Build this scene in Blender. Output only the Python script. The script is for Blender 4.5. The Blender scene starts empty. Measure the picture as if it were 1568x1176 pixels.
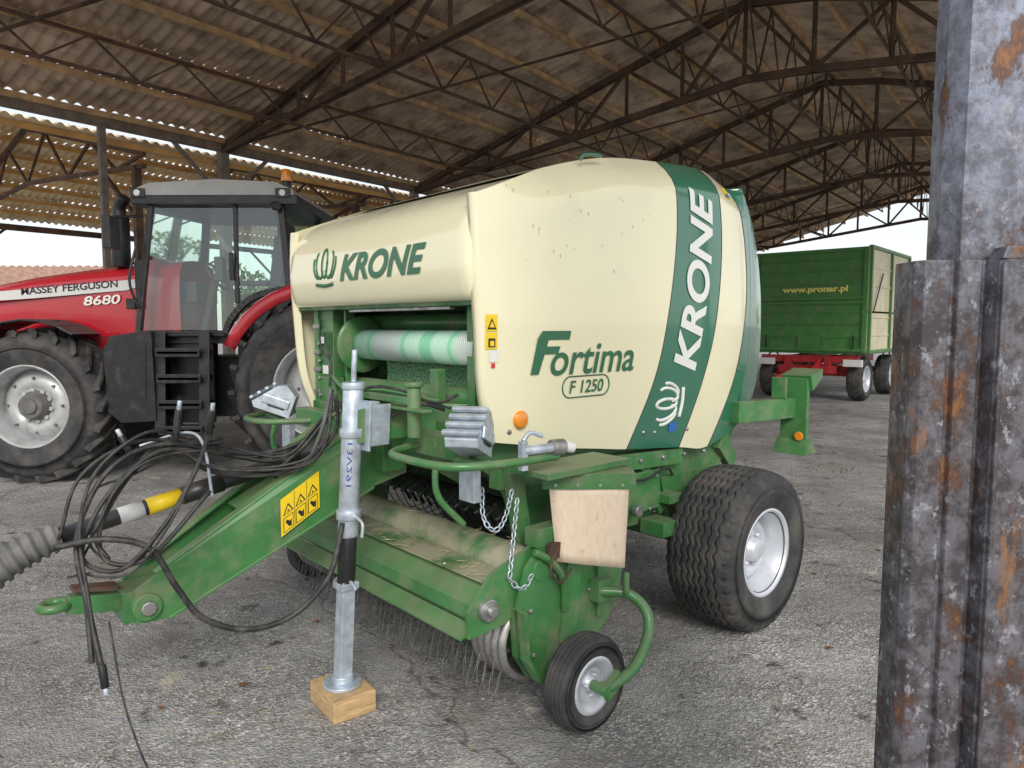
import bpy, bmesh, math, random
from mathutils import Vector, Matrix, Euler
random.seed(7)
scene=bpy.context.scene
rad=math.radians
# ------------------------------------------------------------ materials
def mat(name,col,rough=.5,metal=0.,var=.0,vscale=4.,dirt=None,bump=0.,bscale=60.,coat=0.,stretch=(1,1,1),top=0.):
    m=bpy.data.materials.new(name); m.use_nodes=True
    nt=m.node_tree; N=nt.nodes; L=nt.links
    b=N['Principled BSDF']
    b.inputs['Base Color'].default_value=(*col,1); b.inputs['Roughness'].default_value=rough
    b.inputs['Metallic'].default_value=metal
    b.inputs['Coat Weight'].default_value=coat; b.inputs['Coat Roughness'].default_value=.06
    if var or dirt or bump:
        tc=N.new('ShaderNodeTexCoord'); mp=N.new('ShaderNodeMapping'); mp.inputs['Scale'].default_value=stretch
        L.new(tc.outputs['Object'],mp.inputs[0])
    last=None
    if var:
        n=N.new('ShaderNodeTexNoise'); n.inputs['Scale'].default_value=vscale; n.inputs['Detail'].default_value=6
        L.new(mp.outputs[0],n.inputs['Vector'])
        r=N.new('ShaderNodeValToRGB')
        r.color_ramp.elements[0].position=.3; r.color_ramp.elements[1].position=.7
        r.color_ramp.elements[0].color=tuple(c*(1-var) for c in col)+(1,)
        r.color_ramp.elements[1].color=tuple(min(1,c*(1+var)) for c in col)+(1,)
        L.new(n.outputs['Fac'],r.inputs[0]); last=r.outputs[0]; L.new(last,b.inputs['Base Color'])
    if dirt:
        dc,lo,hi,ds=dirt
        n=N.new('ShaderNodeTexNoise'); n.inputs['Scale'].default_value=ds; n.inputs['Detail'].default_value=9; n.inputs['Roughness'].default_value=.65
        L.new(mp.outputs[0],n.inputs['Vector'])
        r=N.new('ShaderNodeMapRange'); r.inputs['From Min'].default_value=lo; r.inputs['From Max'].default_value=hi
        L.new(n.outputs['Fac'],r.inputs['Value']); fac=r.outputs[0]
        if top:
            g=N.new('ShaderNodeNewGeometry'); sz=N.new('ShaderNodeSeparateXYZ'); L.new(g.outputs['Normal'],sz.inputs[0])
            tr_=N.new('ShaderNodeMapRange'); tr_.inputs['From Min'].default_value=.45; tr_.inputs['From Max'].default_value=.95; tr_.inputs['To Max'].default_value=top
            L.new(sz.outputs['Z'],tr_.inputs['Value'])
            n2=N.new('ShaderNodeMapRange'); n2.inputs['From Min'].default_value=.3; n2.inputs['From Max'].default_value=.62; n2.inputs['To Min'].default_value=.25
            L.new(n.outputs['Fac'],n2.inputs['Value'])
            mu=N.new('ShaderNodeMath'); mu.operation='MULTIPLY'; L.new(tr_.outputs[0],mu.inputs[0]); L.new(n2.outputs[0],mu.inputs[1])
            ma=N.new('ShaderNodeMath'); ma.operation='MAXIMUM'; L.new(mu.outputs[0],ma.inputs[0]); L.new(fac,ma.inputs[1]); fac=ma.outputs[0]
        mx=N.new('ShaderNodeMix'); mx.data_type='RGBA'
        L.new(fac,mx.inputs[0])
        if last: L.new(last,mx.inputs[6])
        else: mx.inputs[6].default_value=(*col,1)
        mx.inputs[7].default_value=(*dc,1)
        L.new(mx.outputs[2],b.inputs['Base Color'])
        rr=N.new('ShaderNodeMapRange'); rr.inputs['To Min'].default_value=rough; rr.inputs['To Max'].default_value=max(rough,.75)
        L.new(fac,rr.inputs['Value']); L.new(rr.outputs[0],b.inputs['Roughness'])
        if coat:
            cc=N.new('ShaderNodeMapRange'); cc.inputs['To Min'].default_value=coat; cc.inputs['To Max'].default_value=0; L.new(fac,cc.inputs['Value']); L.new(cc.outputs[0],b.inputs['Coat Weight'])
    if bump:
        n=N.new('ShaderNodeTexNoise'); n.inputs['Scale'].default_value=bscale; n.inputs['Detail'].default_value=5
        L.new(mp.outputs[0],n.inputs['Vector'])
        bp=N.new('ShaderNodeBump'); bp.inputs['Strength'].default_value=bump; bp.inputs['Distance'].default_value=.01
        L.new(n.outputs['Fac'],bp.inputs['Height']); L.new(bp.outputs[0],b.inputs['Normal'])
    return m
DUST=(.27,.24,.17)
m_cream=mat('cream_paint',(.87,.82,.56),.18,0,.02,2,(( .68,.64,.52),.56,.95,3),coat=1.0,top=.6)
m_green=mat('green_paint',(.052,.195,.058),.40,0,.20,5,(DUST,.46,.88,7),coat=.25,top=.6)
m_greens=mat('green_panel_paint',(.030,.17,.10),.2,0,.05,3,coat=.9)
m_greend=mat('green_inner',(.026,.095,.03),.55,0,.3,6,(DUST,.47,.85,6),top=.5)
m_dustygreen=mat('dusty_green',(.06,.17,.05),.6,0,.2,6,((.33,.31,.22),.36,.56,5))
m_text=mat('decal_green',(.035,.15,.075),.3)
m_textw=mat('decal_white',(.80,.82,.77),.3)
m_galv=mat('galvanised_steel',(.54,.61,.69),.42,.5,.25,18,((.26,.25,.23),.55,.85,10))
m_steel=mat('bare_steel',(.42,.42,.41),.42,.8,.3,20,((.20,.14,.10),.5,.8,12))
m_black=mat('black_plastic',(.018,.018,.020),.36,0,.3,8,((.10,.09,.08),.55,.95,8),top=.5)
m_rubber=mat('tyre_rubber',(.032,.032,.035),.75,0,.3,6,((.14,.13,.115),.42,.85,5),bump=.3,bscale=90)
m_hose=mat('hose_rubber',(.022,.022,.024),.5,0,.3,20,((.14,.13,.11),.45,.85,15))
m_rim=mat('rim_silver',(.62,.65,.70),.38,.3,.1,8,((.28,.26,.23),.55,.9,8))
m_yellow=mat('sticker_yellow',(.85,.60,.02),.4)
m_ink=mat('sticker_ink',(.02,.02,.02),.5)
m_white=mat('sticker_white',(.75,.75,.74),.4)
m_amber=mat('amber_lens',(.85,.28,.02),.2,coat=.6)
m_red=mat('red_paint',(.46,.012,.024),.22,0,.06,3,((.30,.12,.11),.58,.95,5),coat=.9,top=.25)
m_redf=mat('red_chassis',(.42,.02,.025),.5,0,.2,6,(DUST,.55,.95,6))
m_roofgrey=mat('cab_roof_grey',(.36,.36,.345),.4,0,.1,5)
m_wood=mat('wood_block',(.56,.38,.19),.7,0,.30,10,((.28,.18,.09),.48,.75,6),bump=.4,bscale=60,stretch=(1,1,6))
m_flap=mat('mud_flap_cream',(.76,.62,.46),.55,0,.08,30,((.34,.22,.13),.62,.74,14),stretch=(1.5,1.5,.6))
m_rust=mat('rusty_angle',(.10,.06,.045),.8,.1,.4,5,((.20,.085,.035),.5,.75,9),bump=.3)
m_truss=mat('truss_steel',(.13,.085,.062),.8,.1,.4,3,((.26,.12,.06),.5,.8,6))
m_purlin=mat('purlin_wood',(.68,.46,.25),.8,0,.30,3,((.36,.24,.14),.48,.72,5))
m_purlin_lit=mat('purlin_wood_lit_tone',(.78,.46,.17),.8,0,.2,3)  # purlin wood of the far shed, its warm bounced light put into the colour
m_fiber=mat('fibre_cement',(.68,.54,.40),.9,0,.30,1.2,((.24,.175,.125),.46,.70,2.2),bump=.2,bscale=30)
m_fiber_lit=mat('fibre_cement_lit_tone',(.92,.72,.45),.9,0,.12,1.2,((.62,.42,.24),.48,.75,2.5))  # same sheeting, bounce from sunlit ground painted in as a brighter, yellower colour
m_conc=mat('post_paint',(.24,.21,.18),.8,0,.3,5,((.18,.09,.05),.5,.8,4))
m_net=mat('net_wrap',(.50,.62,.50),.5,0,.1,10)
nt=m_net.node_tree; N=nt.nodes; L=nt.links
tc=N.new('ShaderNodeTexCoord'); sx=N.new('ShaderNodeSeparateXYZ'); L.new(tc.outputs['Object'],sx.inputs[0])
wv=N.new('ShaderNodeMath'); wv.operation='PINGPONG'; wv.inputs[1].default_value=.36; L.new(sx.outputs['Y'],wv.inputs[0])
cr=N.new('ShaderNodeValToRGB'); e=cr.color_ramp.elements
e[0].position=.10;e[0].color=(.66,.76,.70,1); e[1].position=.14;e[1].color=(.48,.82,.60,1)
x_=e.new(.165); x_.color=(.24,.70,.42,1); x_=e.new(.19); x_.color=(.54,.86,.66,1); x_=e.new(.30); x_.color=(.58,.87,.70,1); x_=e.new(.32); x_.color=(.28,.70,.44,1)
L.new(wv.outputs[0],cr.inputs[0])
wn=N.new('ShaderNodeTexWave'); wn.inputs['Scale'].default_value=45; wn.inputs['Distortion'].default_value=3; wn.bands_direction='DIAGONAL'; L.new(tc.outputs['Object'],wn.inputs[0])
wm=N.new('ShaderNodeMix'); wm.data_type='RGBA'; wm.blend_type='MULTIPLY'; wm.inputs[0].default_value=.40; L.new(cr.outputs[0],wm.inputs[6]); L.new(wn.outputs['Color'],wm.inputs[7])
L.new(wm.outputs[2],N['Principled BSDF'].inputs['Base Color'])
def glass(name,tint,amt):
    m=bpy.data.materials.new(name); m.use_nodes=True
    nt=m.node_tree; N=nt.nodes; L=nt.links
    N.remove(N['Principled BSDF'])
    t=N.new('ShaderNodeBsdfTransparent'); t.inputs[0].default_value=(*tint,1)
    g=N.new('ShaderNodeBsdfGlossy'); g.inputs['Roughness'].default_value=.02; g.inputs['Color'].default_value=(.9,.95,.95,1)
    f=N.new('ShaderNodeFresnel'); f.inputs[0].default_value=1.5
    ad=N.new('ShaderNodeMath'); ad.operation='ADD'; ad.inputs[1].default_value=amt; L.new(f.outputs[0],ad.inputs[0])
    mx=N.new('ShaderNodeMixShader'); L.new(ad.outputs[0],mx.inputs[0]); L.new(t.outputs[0],mx.inputs[1]); L.new(g.outputs[0],mx.inputs[2])
    L.new(mx.outputs[0],N['Material Output'].inputs[0]); return m
m_glass=glass('cab_glass',(.84,.96,.91),.06)
def column_mat():
    m=bpy.data.materials.new('weathered_column_paint'); m.use_nodes=True
    nt=m.node_tree; N=nt.nodes; L=nt.links; b=N['Principled BSDF']
    tc=N.new('ShaderNodeTexCoord')
    def nz(scale,st,det=8,rg=.6):
        mp=N.new('ShaderNodeMapping'); mp.inputs['Scale'].default_value=st; L.new(tc.outputs['Object'],mp.inputs[0])
        n=N.new('ShaderNodeTexNoise'); n.inputs['Scale'].default_value=scale; n.inputs['Detail'].default_value=det; n.inputs['Roughness'].default_value=rg
        L.new(mp.outputs[0],n.inputs['Vector']); return n.outputs['Fac']
    def mrange(s,a,c,t0=0.,t1=1.):
        r=N.new('ShaderNodeMapRange'); r.inputs['From Min'].default_value=a; r.inputs['From Max'].default_value=c; r.inputs['To Min'].default_value=t0; r.inputs['To Max'].default_value=t1; L.new(s,r.inputs['Value']); return r.outputs[0]
    def mixc(f,a,bb):
        x=N.new('ShaderNodeMix'); x.data_type='RGBA'
        for i,s in ((0,f),(6,a),(7,bb)):
            if isinstance(s,(tuple,float)): x.inputs[i].default_value=s
            else: L.new(s,x.inputs[i])
        return x.outputs[2]
    sz=N.new('ShaderNodeSeparateXYZ'); L.new(tc.outputs['Object'],sz.inputs[0])
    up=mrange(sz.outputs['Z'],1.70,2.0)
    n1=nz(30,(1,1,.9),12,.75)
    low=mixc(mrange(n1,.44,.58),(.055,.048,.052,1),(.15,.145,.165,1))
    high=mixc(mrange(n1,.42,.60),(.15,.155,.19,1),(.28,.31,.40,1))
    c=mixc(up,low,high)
    flake=mrange(nz(48,(1,1,.75),8,.72),.57,.63)          # remnants of pale grey paint
    c=mixc(flake,c,(.30,.30,.34,1))
    blot=nz(13,(1.0,1.0,.55),10,.72)                        # brown rust blotches
    c=mixc(mrange(blot,.54,.60,0,.9),c,(.085,.042,.028,1))
    c=mixc(mrange(blot,.60,.66,0,.95),c,(.27,.115,.04,1))
    c=mixc(mrange(nz(8,(1.6,1.6,.35),9,.7),.60,.67,0,.85),c,(.30,.14,.05,1))
    L.new(c,b.inputs['Base Color'])
    b.inputs['Metallic'].default_value=.15
    L.new(mrange(n1,.4,.6,.62,.38),b.inputs['Roughness'])
    bp=N.new('ShaderNodeBump'); bp.inputs['Strength'].default_value=.7; bp.inputs['Distance'].default_value=.003
    L.new(n1,bp.inputs['Height'])
    bp2=N.new('ShaderNodeBump'); bp2.inputs['Strength'].default_value=.6; bp2.inputs['Distance'].default_value=.004
    L.new(blot,bp2.inputs['Height']); L.new(bp.outputs[0],bp2.inputs['Normal']); L.new(bp2.outputs[0],b.inputs['Normal'])
    return m
m_column=column_mat()
def ground_mat():
    m=bpy.data.materials.new('worn_asphalt'); m.use_nodes=True
    nt=m.node_tree; N=nt.nodes; L=nt.links; b=N['Principled BSDF']
    tc=N.new('ShaderNodeTexCoord')
    def nz(scale,det=8,rg=.6):
        n=N.new('ShaderNodeTexNoise'); n.inputs['Scale'].default_value=scale; n.inputs['Detail'].default_value=det; n.inputs['Roughness'].default_value=rg
        L.new(tc.outputs['Object'],n.inputs['Vector']); return n.outputs['Fac']
    def mixc(f,a,bb,mode='MIX'):
        x=N.new('ShaderNodeMix'); x.data_type='RGBA'; x.blend_type=mode
        for i,s in ((0,f),(6,a),(7,bb)):
            if isinstance(s,(tuple,float)): x.inputs[i].default_value=s
            else: L.new(s,x.inputs[i])
        return x.outputs[2]
    def mrange(s,a,c,t=1.):
        r=N.new('ShaderNodeMapRange'); r.inputs['From Min'].default_value=a; r.inputs['From Max'].default_value=c; r.inputs['To Max'].default_value=t; L.new(s,r.inputs['Value']); return r.outputs[0]
    def speck(sc,lo,hi):
        v=N.new('ShaderNodeTexVoronoi'); v.inputs['Scale'].default_value=sc; L.new(tc.outputs['Object'],v.inputs['Vector'])
        rr=N.new('ShaderNodeValToRGB'); e=rr.color_ramp.elements; e[0].color=(lo,lo*.98,lo*.95,1); e[1].color=(hi,hi*.985,hi*.96,1); e[1].position=.95
        k=e.new(.75); k.color=(1,.99,.97,1)
        sp=N.new('ShaderNodeSeparateColor'); L.new(v.outputs['Color'],sp.inputs[0]); L.new(sp.outputs[0],rr.inputs[0]); return v,rr.outputs[0]
    base=mixc(mrange(nz(.9,10,.65),.38,.62),(.245,.24,.235,1),(.40,.398,.392,1))
    v,sp1=speck(90,.45,1.8); v2,sp2=speck(42,.70,1.5)
    base=mixc(mrange(nz(2.0,5,.6),.30,.60,.9),base,mixc(1.0,base,sp1,'MULTIPLY'))
    base=mixc(mrange(nz(1.3,5,.6),.45,.70,.8),base,mixc(1.0,base,sp2,'MULTIPLY'))
    base=mixc(mrange(nz(.55,7,.6),.50,.64,.65),base,(.15,.14,.13,1))
    base=mixc(mrange(nz(2.3,10,.7),.56,.68,.75),base,(.18,.15,.12,1))
    base=mixc(mrange(nz(4.2,9,.65),.60,.67,.92),base,(.050,.042,.036,1))
    base=mixc(mrange(nz(2.6,5,.5),.66,.71,.85),base,(.50,.46,.38,1))
    base=mixc(mrange(nz(14,6,.6),.62,.70,.6),base,(.45,.43,.40,1))
    base=mixc(mrange(nz(22,6,.65),.63,.70,.8),base,(.07,.06,.052,1))
    vc=N.new('ShaderNodeTexVoronoi'); vc.feature='DISTANCE_TO_EDGE'; vc.inputs['Scale'].default_value=.28
    dn=N.new('ShaderNodeTexNoise'); dn.inputs['Scale'].default_value=2.5; dn.inputs['Detail'].default_value=8; L.new(tc.outputs['Object'],dn.inputs['Vector'])
    am=N.new('ShaderNodeVectorMath'); am.operation='MULTIPLY_ADD'; am.inputs[1].default_value=(.5,.5,.5); L.new(dn.outputs['Color'],am.inputs[0]); L.new(tc.outputs['Object'],am.inputs[2])
    L.new(am.outputs[0],vc.inputs['Vector'])
    base=mixc(mrange(vc.outputs['Distance'],.004,.0,.7),base,(.06,.052,.045,1))
    L.new(base,b.inputs['Base Color']); b.inputs['Roughness'].default_value=.85
    bp=N.new('ShaderNodeBump'); bp.inputs['Strength'].default_value=.7; bp.inputs['Distance'].default_value=.009
    L.new(v.outputs['Distance'],bp.inputs['Height'])
    bp2=N.new('ShaderNodeBump'); bp2.inputs['Strength'].default_value=.8; bp2.inputs['Distance'].default_value=.04
    L.new(nz(5,8),bp2.inputs['Height']); L.new(bp.outputs[0],bp2.inputs['Normal']); L.new(bp2.outputs[0],b.inputs['Normal'])
    return m
m_ground=ground_mat()
# ------------------------------------------------------------ mesh builder
def catmull(P,n=8):
    P=[Vector(p) for p in P]; out=[]
    for i in range(len(P)-1):
        p0=P[i-1] if i>0 else P[i]*2-P[i+1]; p1=P[i]; p2=P[i+1]; p3=P[i+2] if i+2<len(P) else P[i+1]*2-P[i]
        for k in range(n):
            t=k/n
            out.append(.5*((2*p1)+(p2-p0)*t+(2*p0-5*p1+4*p2-p3)*t*t+(3*p1-p0-3*p2+p3)*t**3))
    out.append(P[-1]); return out
class MB:
    def __init__(s): s.v=[];s.f=[];s.m=[];s.s=[]
    def add(s,v,f,mi=0,sm=False):
        o=len(s.v); s.v+= [tuple(x) for x in v]
        for q in f:
            s.f.append([o+i for i in q]); s.m.append(mi); s.s.append(sm)
        return s
    def box(s,c,size,mi=0,rot=None):
        M=Matrix.Translation(c)@(Euler(rot).to_matrix().to_4x4() if rot else Matrix())
        x,y,z=[k/2 for k in size]
        v=[M@Vector(p) for p in ((-x,-y,-z),(x,-y,-z),(x,y,-z),(-x,y,-z),(-x,-y,z),(x,-y,z),(x,y,z),(-x,y,z))]
        return s.add(v,[(0,3,2,1),(4,5,6,7),(0,1,5,4),(1,2,6,5),(2,3,7,6),(3,0,4,7)],mi)
    def frame(s,p1,p2,up=(0,0,1)):
        d=(Vector(p2)-Vector(p1)).normalized(); u=Vector(up)
        if abs(d.dot(u))>.98: u=Vector((1,0,0))
        r=d.cross(u).normalized(); u=r.cross(d); return d,r,u
    def bar(s,p1,p2,w,h,mi=0,up=(0,0,1)):
        d,r,u=s.frame(p1,p2,up); p1=Vector(p1);p2=Vector(p2); v=[]
        for p in (p1,p2):
            for a,b in ((-1,-1),(1,-1),(1,1),(-1,1)): v.append(p+r*a*w/2+u*b*h/2)
        return s.add(v,[(0,1,2,3),(7,6,5,4),(0,4,5,1),(1,5,6,2),(2,6,7,3),(3,7,4,0)],mi)
    def cyl(s,p1,p2,r,mi=0,n=18,r2=None):
        d,a,b=s.frame(p1,p2); r2=r if r2 is None else r2; v=[]
        for p,R in ((Vector(p1),r),(Vector(p2),r2)):
            for k in range(n):
                t=2*math.pi*k/n; v.append(p+(a*math.cos(t)+b*math.sin(t))*R)
        s.add(v,[(k,(k+1)%n,n+(k+1)%n,n+k) for k in range(n)],mi,True)
        o=len(s.v)-2*n
        s.f.append([o+k for k in range(n)]); s.m.append(mi); s.s.append(False)
        s.f.append([o+n+k for k in range(n)]); s.m.append(mi); s.s.append(False)
        return s
    def tube(s,P,r,mi=0,n=8,smooth=6,rf=None):
        if smooth: P=catmull(P,smooth)
        P=[Vector(p) for p in P]; v=[]; up=Vector((0.13,.27,.95)).normalized()
        for i,p in enumerate(P):
            d=(P[min(i+1,len(P)-1)]-P[max(i-1,0)]).normalized()
            u=(up-d*up.dot(d)).normalized(); up=u; w=d.cross(u); R=rf(i/(len(P)-1)) if rf else r
            for k in range(n):
                t=2*math.pi*k/n; v.append(p+(u*math.cos(t)+w*math.sin(t))*R)
        f=[]
        for i in range(len(P)-1):
            for k in range(n): f.append((i*n+k,i*n+(k+1)%n,(i+1)*n+(k+1)%n,(i+1)*n+k))
        f.append(list(range(n))); f.append([(len(P)-1)*n+k for k in range(n)])
        return s.add(v,f,mi,True)
    def prism(s,pts,b0,b1,mi=0,sm=False):
        n=len(pts)
        v=[(p[0],b0,p[1]) for p in pts]+[(p[0],b1,p[1]) for p in pts]
        s.add(v,[list(range(n)),list(range(2*n-1,n-1,-1))],mi)
        return s.add(v,[(k,(k+1)%n,n+(k+1)%n,n+k) for k in range(n)],mi,sm)
    def lathe(s,c,prof,n=48,mi=0,ax='y'):
        v=[];c=Vector(c)
        for r,y in prof:
            for k in range(n):
                t=2*math.pi*k/n; v.append(c+Vector((r*math.cos(t),y,r*math.sin(t))))
        f=[(i*n+k,i*n+(k+1)%n,(i+1)*n+(k+1)%n,(i+1)*n+k) for i in range(len(prof)-1) for k in range(n)]
        return s.add(v,f,mi,True)
    def grid(s,rows,mi=0,sm=True):
        m=len(rows[0]); v=[p for r in rows for p in r]
        return s.add(v,[(i*m+k,i*m+k+1,(i+1)*m+k+1,(i+1)*m+k) for i in range(len(rows)-1) for k in range(m-1)],mi,sm)
    def obj(s,name,mats,parent=None,bevel=0.,recalc=True,solid=0.):
        me=bpy.data.meshes.new(name); me.from_pydata(s.v,[],s.f)
        for m in (mats if isinstance(mats,(list,tuple)) else [mats]): me.materials.append(m)
        me.polygons.foreach_set('material_index',s.m); me.polygons.foreach_set('use_smooth',s.s)
        if recalc:
            bm=bmesh.new(); bm.from_mesh(me); bmesh.ops.recalc_face_normals(bm,faces=bm.faces); bm.to_mesh(me); bm.free()
        me.update()
        o=bpy.data.objects.new(name,me); scene.collection.objects.link(o)
        if parent: o.parent=parent
        if solid:
            md=o.modifiers.new('s','SOLIDIFY'); md.thickness=solid; md.offset=-1
        if bevel:
            md=o.modifiers.new('b','BEVEL'); md.width=bevel; md.segments=2; md.limit_method='ANGLE'; md.angle_limit=rad(50)
        return o
def empty(name,loc=(0,0,0),rz=0.):
    e=bpy.data.objects.new(name,None); scene.collection.objects.link(e); e.location=loc; e.rotation_euler=(0,0,rz); return e
def text_obj(name,s,w,h,fn,m,parent,shear=0.,bold=0.,sub=0,space=1.):
    cu=bpy.data.curves.new(name,'FONT'); cu.body=s; cu.shear=shear; cu.offset=bold; cu.space_character=space
    to=bpy.data.objects.new(name+'_tmp',cu); scene.collection.objects.link(to)
    dg=bpy.context.evaluated_depsgraph_get(); dg.update()
    me=bpy.data.meshes.new_from_object(to.evaluated_get(dg)); bpy.data.objects.remove(to)
    bm=bmesh.new(); bm.from_mesh(me)
    if sub:
        bmesh.ops.triangulate(bm,faces=bm.faces)
        for _ in range(sub): bmesh.ops.subdivide_edges(bm,edges=[e for e in bm.edges if e.calc_length()>.12],cuts=1)
    xs=[v.co.x for v in bm.verts]; ys=[v.co.y for v in bm.verts]
    x0,x1,y0,y1=min(xs),max(xs),min(ys),max(ys)
    for v in bm.verts: v.co=Vector(fn((v.co.x-x0)/(x1-x0)*w,(v.co.y-y0)/(y1-y0)*h))
    bm.to_mesh(me); bm.free(); me.materials.clear(); me.materials.append(m)
    o=bpy.data.objects.new(name,me); scene.collection.objects.link(o); o.parent=parent; return o
def tyre(name,c,R,W,rr,parent,groove=None,na=240,nt_=36,depth=.014):
    mb=MB(); prof=[]
    for side in (-1,1):
        seq=[(.40,rr-.005,0),(.45,rr+.03,0),(.495,(R+rr)/2-.01,0),(.508,(R+rr)/2+.03,0),(.502,R-.10*R/.45,0),(.475,R-.048*R/.45,0)]
        pts=[(side*a*W,r,g) for a,r,g in seq]
        if side==-1: prof+=pts; prof+=[((-.45+.90*i/nt_)*W,R-.026*R/.45*abs(-1+2*i/nt_)**4,1) for i in range(nt_+1)]
        else: prof+=pts[::-1]
    v=[];c=Vector(c);m=len(prof)
    for k in range(na):
        t=2*math.pi*k/na
        for y,r,g in prof:
            if g and groove: r-=depth*groove(t,y/(W*.45))
            v.append(c+Vector((r*math.cos(t),y,r*math.sin(t))))
    f=[(k*m+i,k*m+i+1,((k+1)%na)*m+i+1,((k+1)%na)*m+i) for k in range(na) for i in range(m-1)]
    mb.add(v,f,0,True); return mb.obj(name,m_rubber,parent)
def rim(name,c,rr,W,side,parent,bolts=6,m=None,hub=None):
    mb=MB(); s=side
    prof=[(rr,-.40*W*s),(rr-.03,-.3*W*s),(rr-.04,.1*W*s),(rr-.035,.32*W*s),(rr-.012,.38*W*s),(rr-.006,.44*W*s),(rr+.012,.445*W*s),(rr+.014,.41*W*s)]
    mb.lathe(c,prof,48)
    d=[(rr-.035,.02*W*s),(rr*.80,.10*W*s),(rr*.68,.20*W*s),(rr*.50,.21*W*s),(rr*.46,.17*W*s),(rr*.30,.17*W*s),(rr*.28,.30*W*s),(rr*.20,.33*W*s),(.001,.33*W*s)]
    mb.lathe(c,d,48)
    c=Vector(c)
    for k in range(bolts):
        t=2*math.pi*k/bolts+.2; p=c+Vector((rr*.39*math.cos(t),.17*W*s,rr*.39*math.sin(t)))
        mb.cyl(p,p+Vector((0,.02*s+.01*s,0)),.012*rr/.22,0,6)
    return mb.obj(name,m or m_rim,parent)
# ============================================================ BALER
BR=math.atan2(-.667,-.745)
baler=empty('round_baler',(-.54,3.753,0),BR)
def toL(p): return baler_inv@Vector(p)
baler_inv=(Matrix.Translation((-.54,3.753,0))@Matrix.Rotation(BR,4,'Z')).inverted()
cols={
 'c0':[(.15,1.20),(.215,1.42),(.24,1.72),(.255,2.0),(.255,2.25)],
 'ca':[(-.26,1.13),(-.26,1.42),(-.26,1.75),(-.26,2.1),(-.26,2.445)],
 'cb':[(-.52,1.095),(-.62,1.42),(-.66,1.75),(-.68,2.15),(-.70,2.56)],
 'c1':[(-.75,1.065),(-.94,1.42),(-1.04,1.75),(-1.13,2.22),(-1.15,2.61)],
 'c2':[(-1.22,1.02),(-1.41,1.42),(-1.52,1.75),(-1.59,2.22),(-1.58,2.635)],
 'c3':[(-1.53,.99),(-1.81,1.42),(-1.94,1.85),(-1.92,2.25),(-1.80,2.60)],
 'c4':[(-2.02,1.10),(-2.30,1.35),(-2.34,1.78),(-2.18,2.25),(-1.94,2.56)]}
def ztop(a):
    P=[(.255,2.25),(-.26,2.445),(-.70,2.56),(-1.15,2.61),(-1.58,2.635),(-1.80,2.60),(-1.94,2.56),(-2.18,2.25),(-2.4,1.3)]
    for i in range(len(P)-1):
        if P[i][0]>=a>=P[i+1][0]:
            t=(P[i][0]-a)/(P[i][0]-P[i+1][0]); return P[i][1]*(1-t)+P[i+1][1]*t
    return 2.25
def side_b(a,z):
    b=.90
    d=max(0,ztop(a)-z)
    k=min(1,max(0,(.25-a)/.6)); k=.12+.88*k*k*(3-2*k)
    if d<.20 and a>-1.92: b-=.12*k*(1-d/.20)**2
    b-=.05*((z-1.75)/.8)**2*(1 if z<1.75 else k)
    if a<-1.3: b-=.10*((-1.3-a)/.8)**2.2
    if a>.1: b-=.015*((a-.1)/.2)**2
    return b
def colpts(n): return [tuple(p) for p in catmull([(x[0],0,x[1]) for x in cols[n]],7)]
for sgn,nm in ((1,'side_panel_near'),(-1,'side_panel_far')):
    mb=MB(); seq=['c0','ca','cb','c1','c2','c3','c4']
    mi={'c0':0,'ca':0,'cb':0,'c1':1,'c2':0,'c3':1}
    C=[colpts(n) for n in seq]; nr=len(C[0])
    rowsP=[catmull([C[j][r] for j in range(len(seq))],6) for r in range(nr)]
    for j in range(len(seq)-1):
        rows=[]
        for r in range(nr):
            rows.append([(p[0],sgn*side_b(p[0],p[2]),p[2]) for p in rowsP[r][j*6:j*6+7]])
        mb.grid(rows,mi[seq[j]])
    ed=[rowsP[r][0] for r in range(nr)]
    mb.grid([[(p[0],sgn*side_b(p[0],p[2]),p[2]),(p[0]+.012,sgn*(side_b(p[0],p[2])-.015),p[2]),(p[0]+.012,sgn*(side_b(p[0],p[2])-.05),p[2]),(p[0]-.02,sgn*(side_b(p[0],p[2])-.06),p[2])] for p in ed],0)
    lo=rowsP[0]
    mb.grid([[(p[0],sgn*side_b(p[0],p[2]),p[2]),(p[0],sgn*(side_b(p[0],p[2])-.05),p[2]-.004)] for p in lo],0)
    mb.obj(nm,[m_cream,m_greens],baler)
    if sgn==1: TOP=rowsP[-1]; REAR=[rowsP[r][-1] for r in range(nr)]
mb=MB()
rows=[]
for p in TOP:
    bt=side_b(p[0],p[2]); cw=.035*min(1,max(0,(-.4-p[0])/.4)); rows.append([(p[0],bt*s,p[2]+cw*(1-abs(s)**2.5)) for s in [k/16 for k in range(-16,17)]])
mb.grid(rows[5:19],0); mb.grid(rows[18:25],1); mb.grid(rows[24:31],0); mb.grid(rows[30:],1)
rows=[]
for p in REAR:
    bt=side_b(p[0],p[2]); rows.append([(p[0]-.06*(1-abs(s)**2.5),bt*s,p[2]) for s in [k/8 for k in range(-8,9)]])
mb.grid(rows,1)
mb.obj('body_roof_and_tailgate',[m_cream,m_greens],baler)
def on_side(a,z,off=.004): return (a,side_b(a,z)+off,z)
mb=MB()
for key in ('c1','c2'):
    P=[on_side(p[0],p[2],.000) for p in colpts(key)]
    mb.tube(P,.0028,0,6,0)
P=[on_side(p[0],p[2],.001) for p in colpts('c3')]; mb.tube(P,.003,0,6,0)
mb.obj('panel_seals',m_ink,baler)
hp=[(-.36,2.462),(-.26,2.432),(-.12,2.383),(.04,2.325),(.14,2.282),(.22,2.22),(.268,2.13),(.288,2.02),(.288,1.93),(.270,1.85),(.247,1.815),(.22,1.805)]
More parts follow.
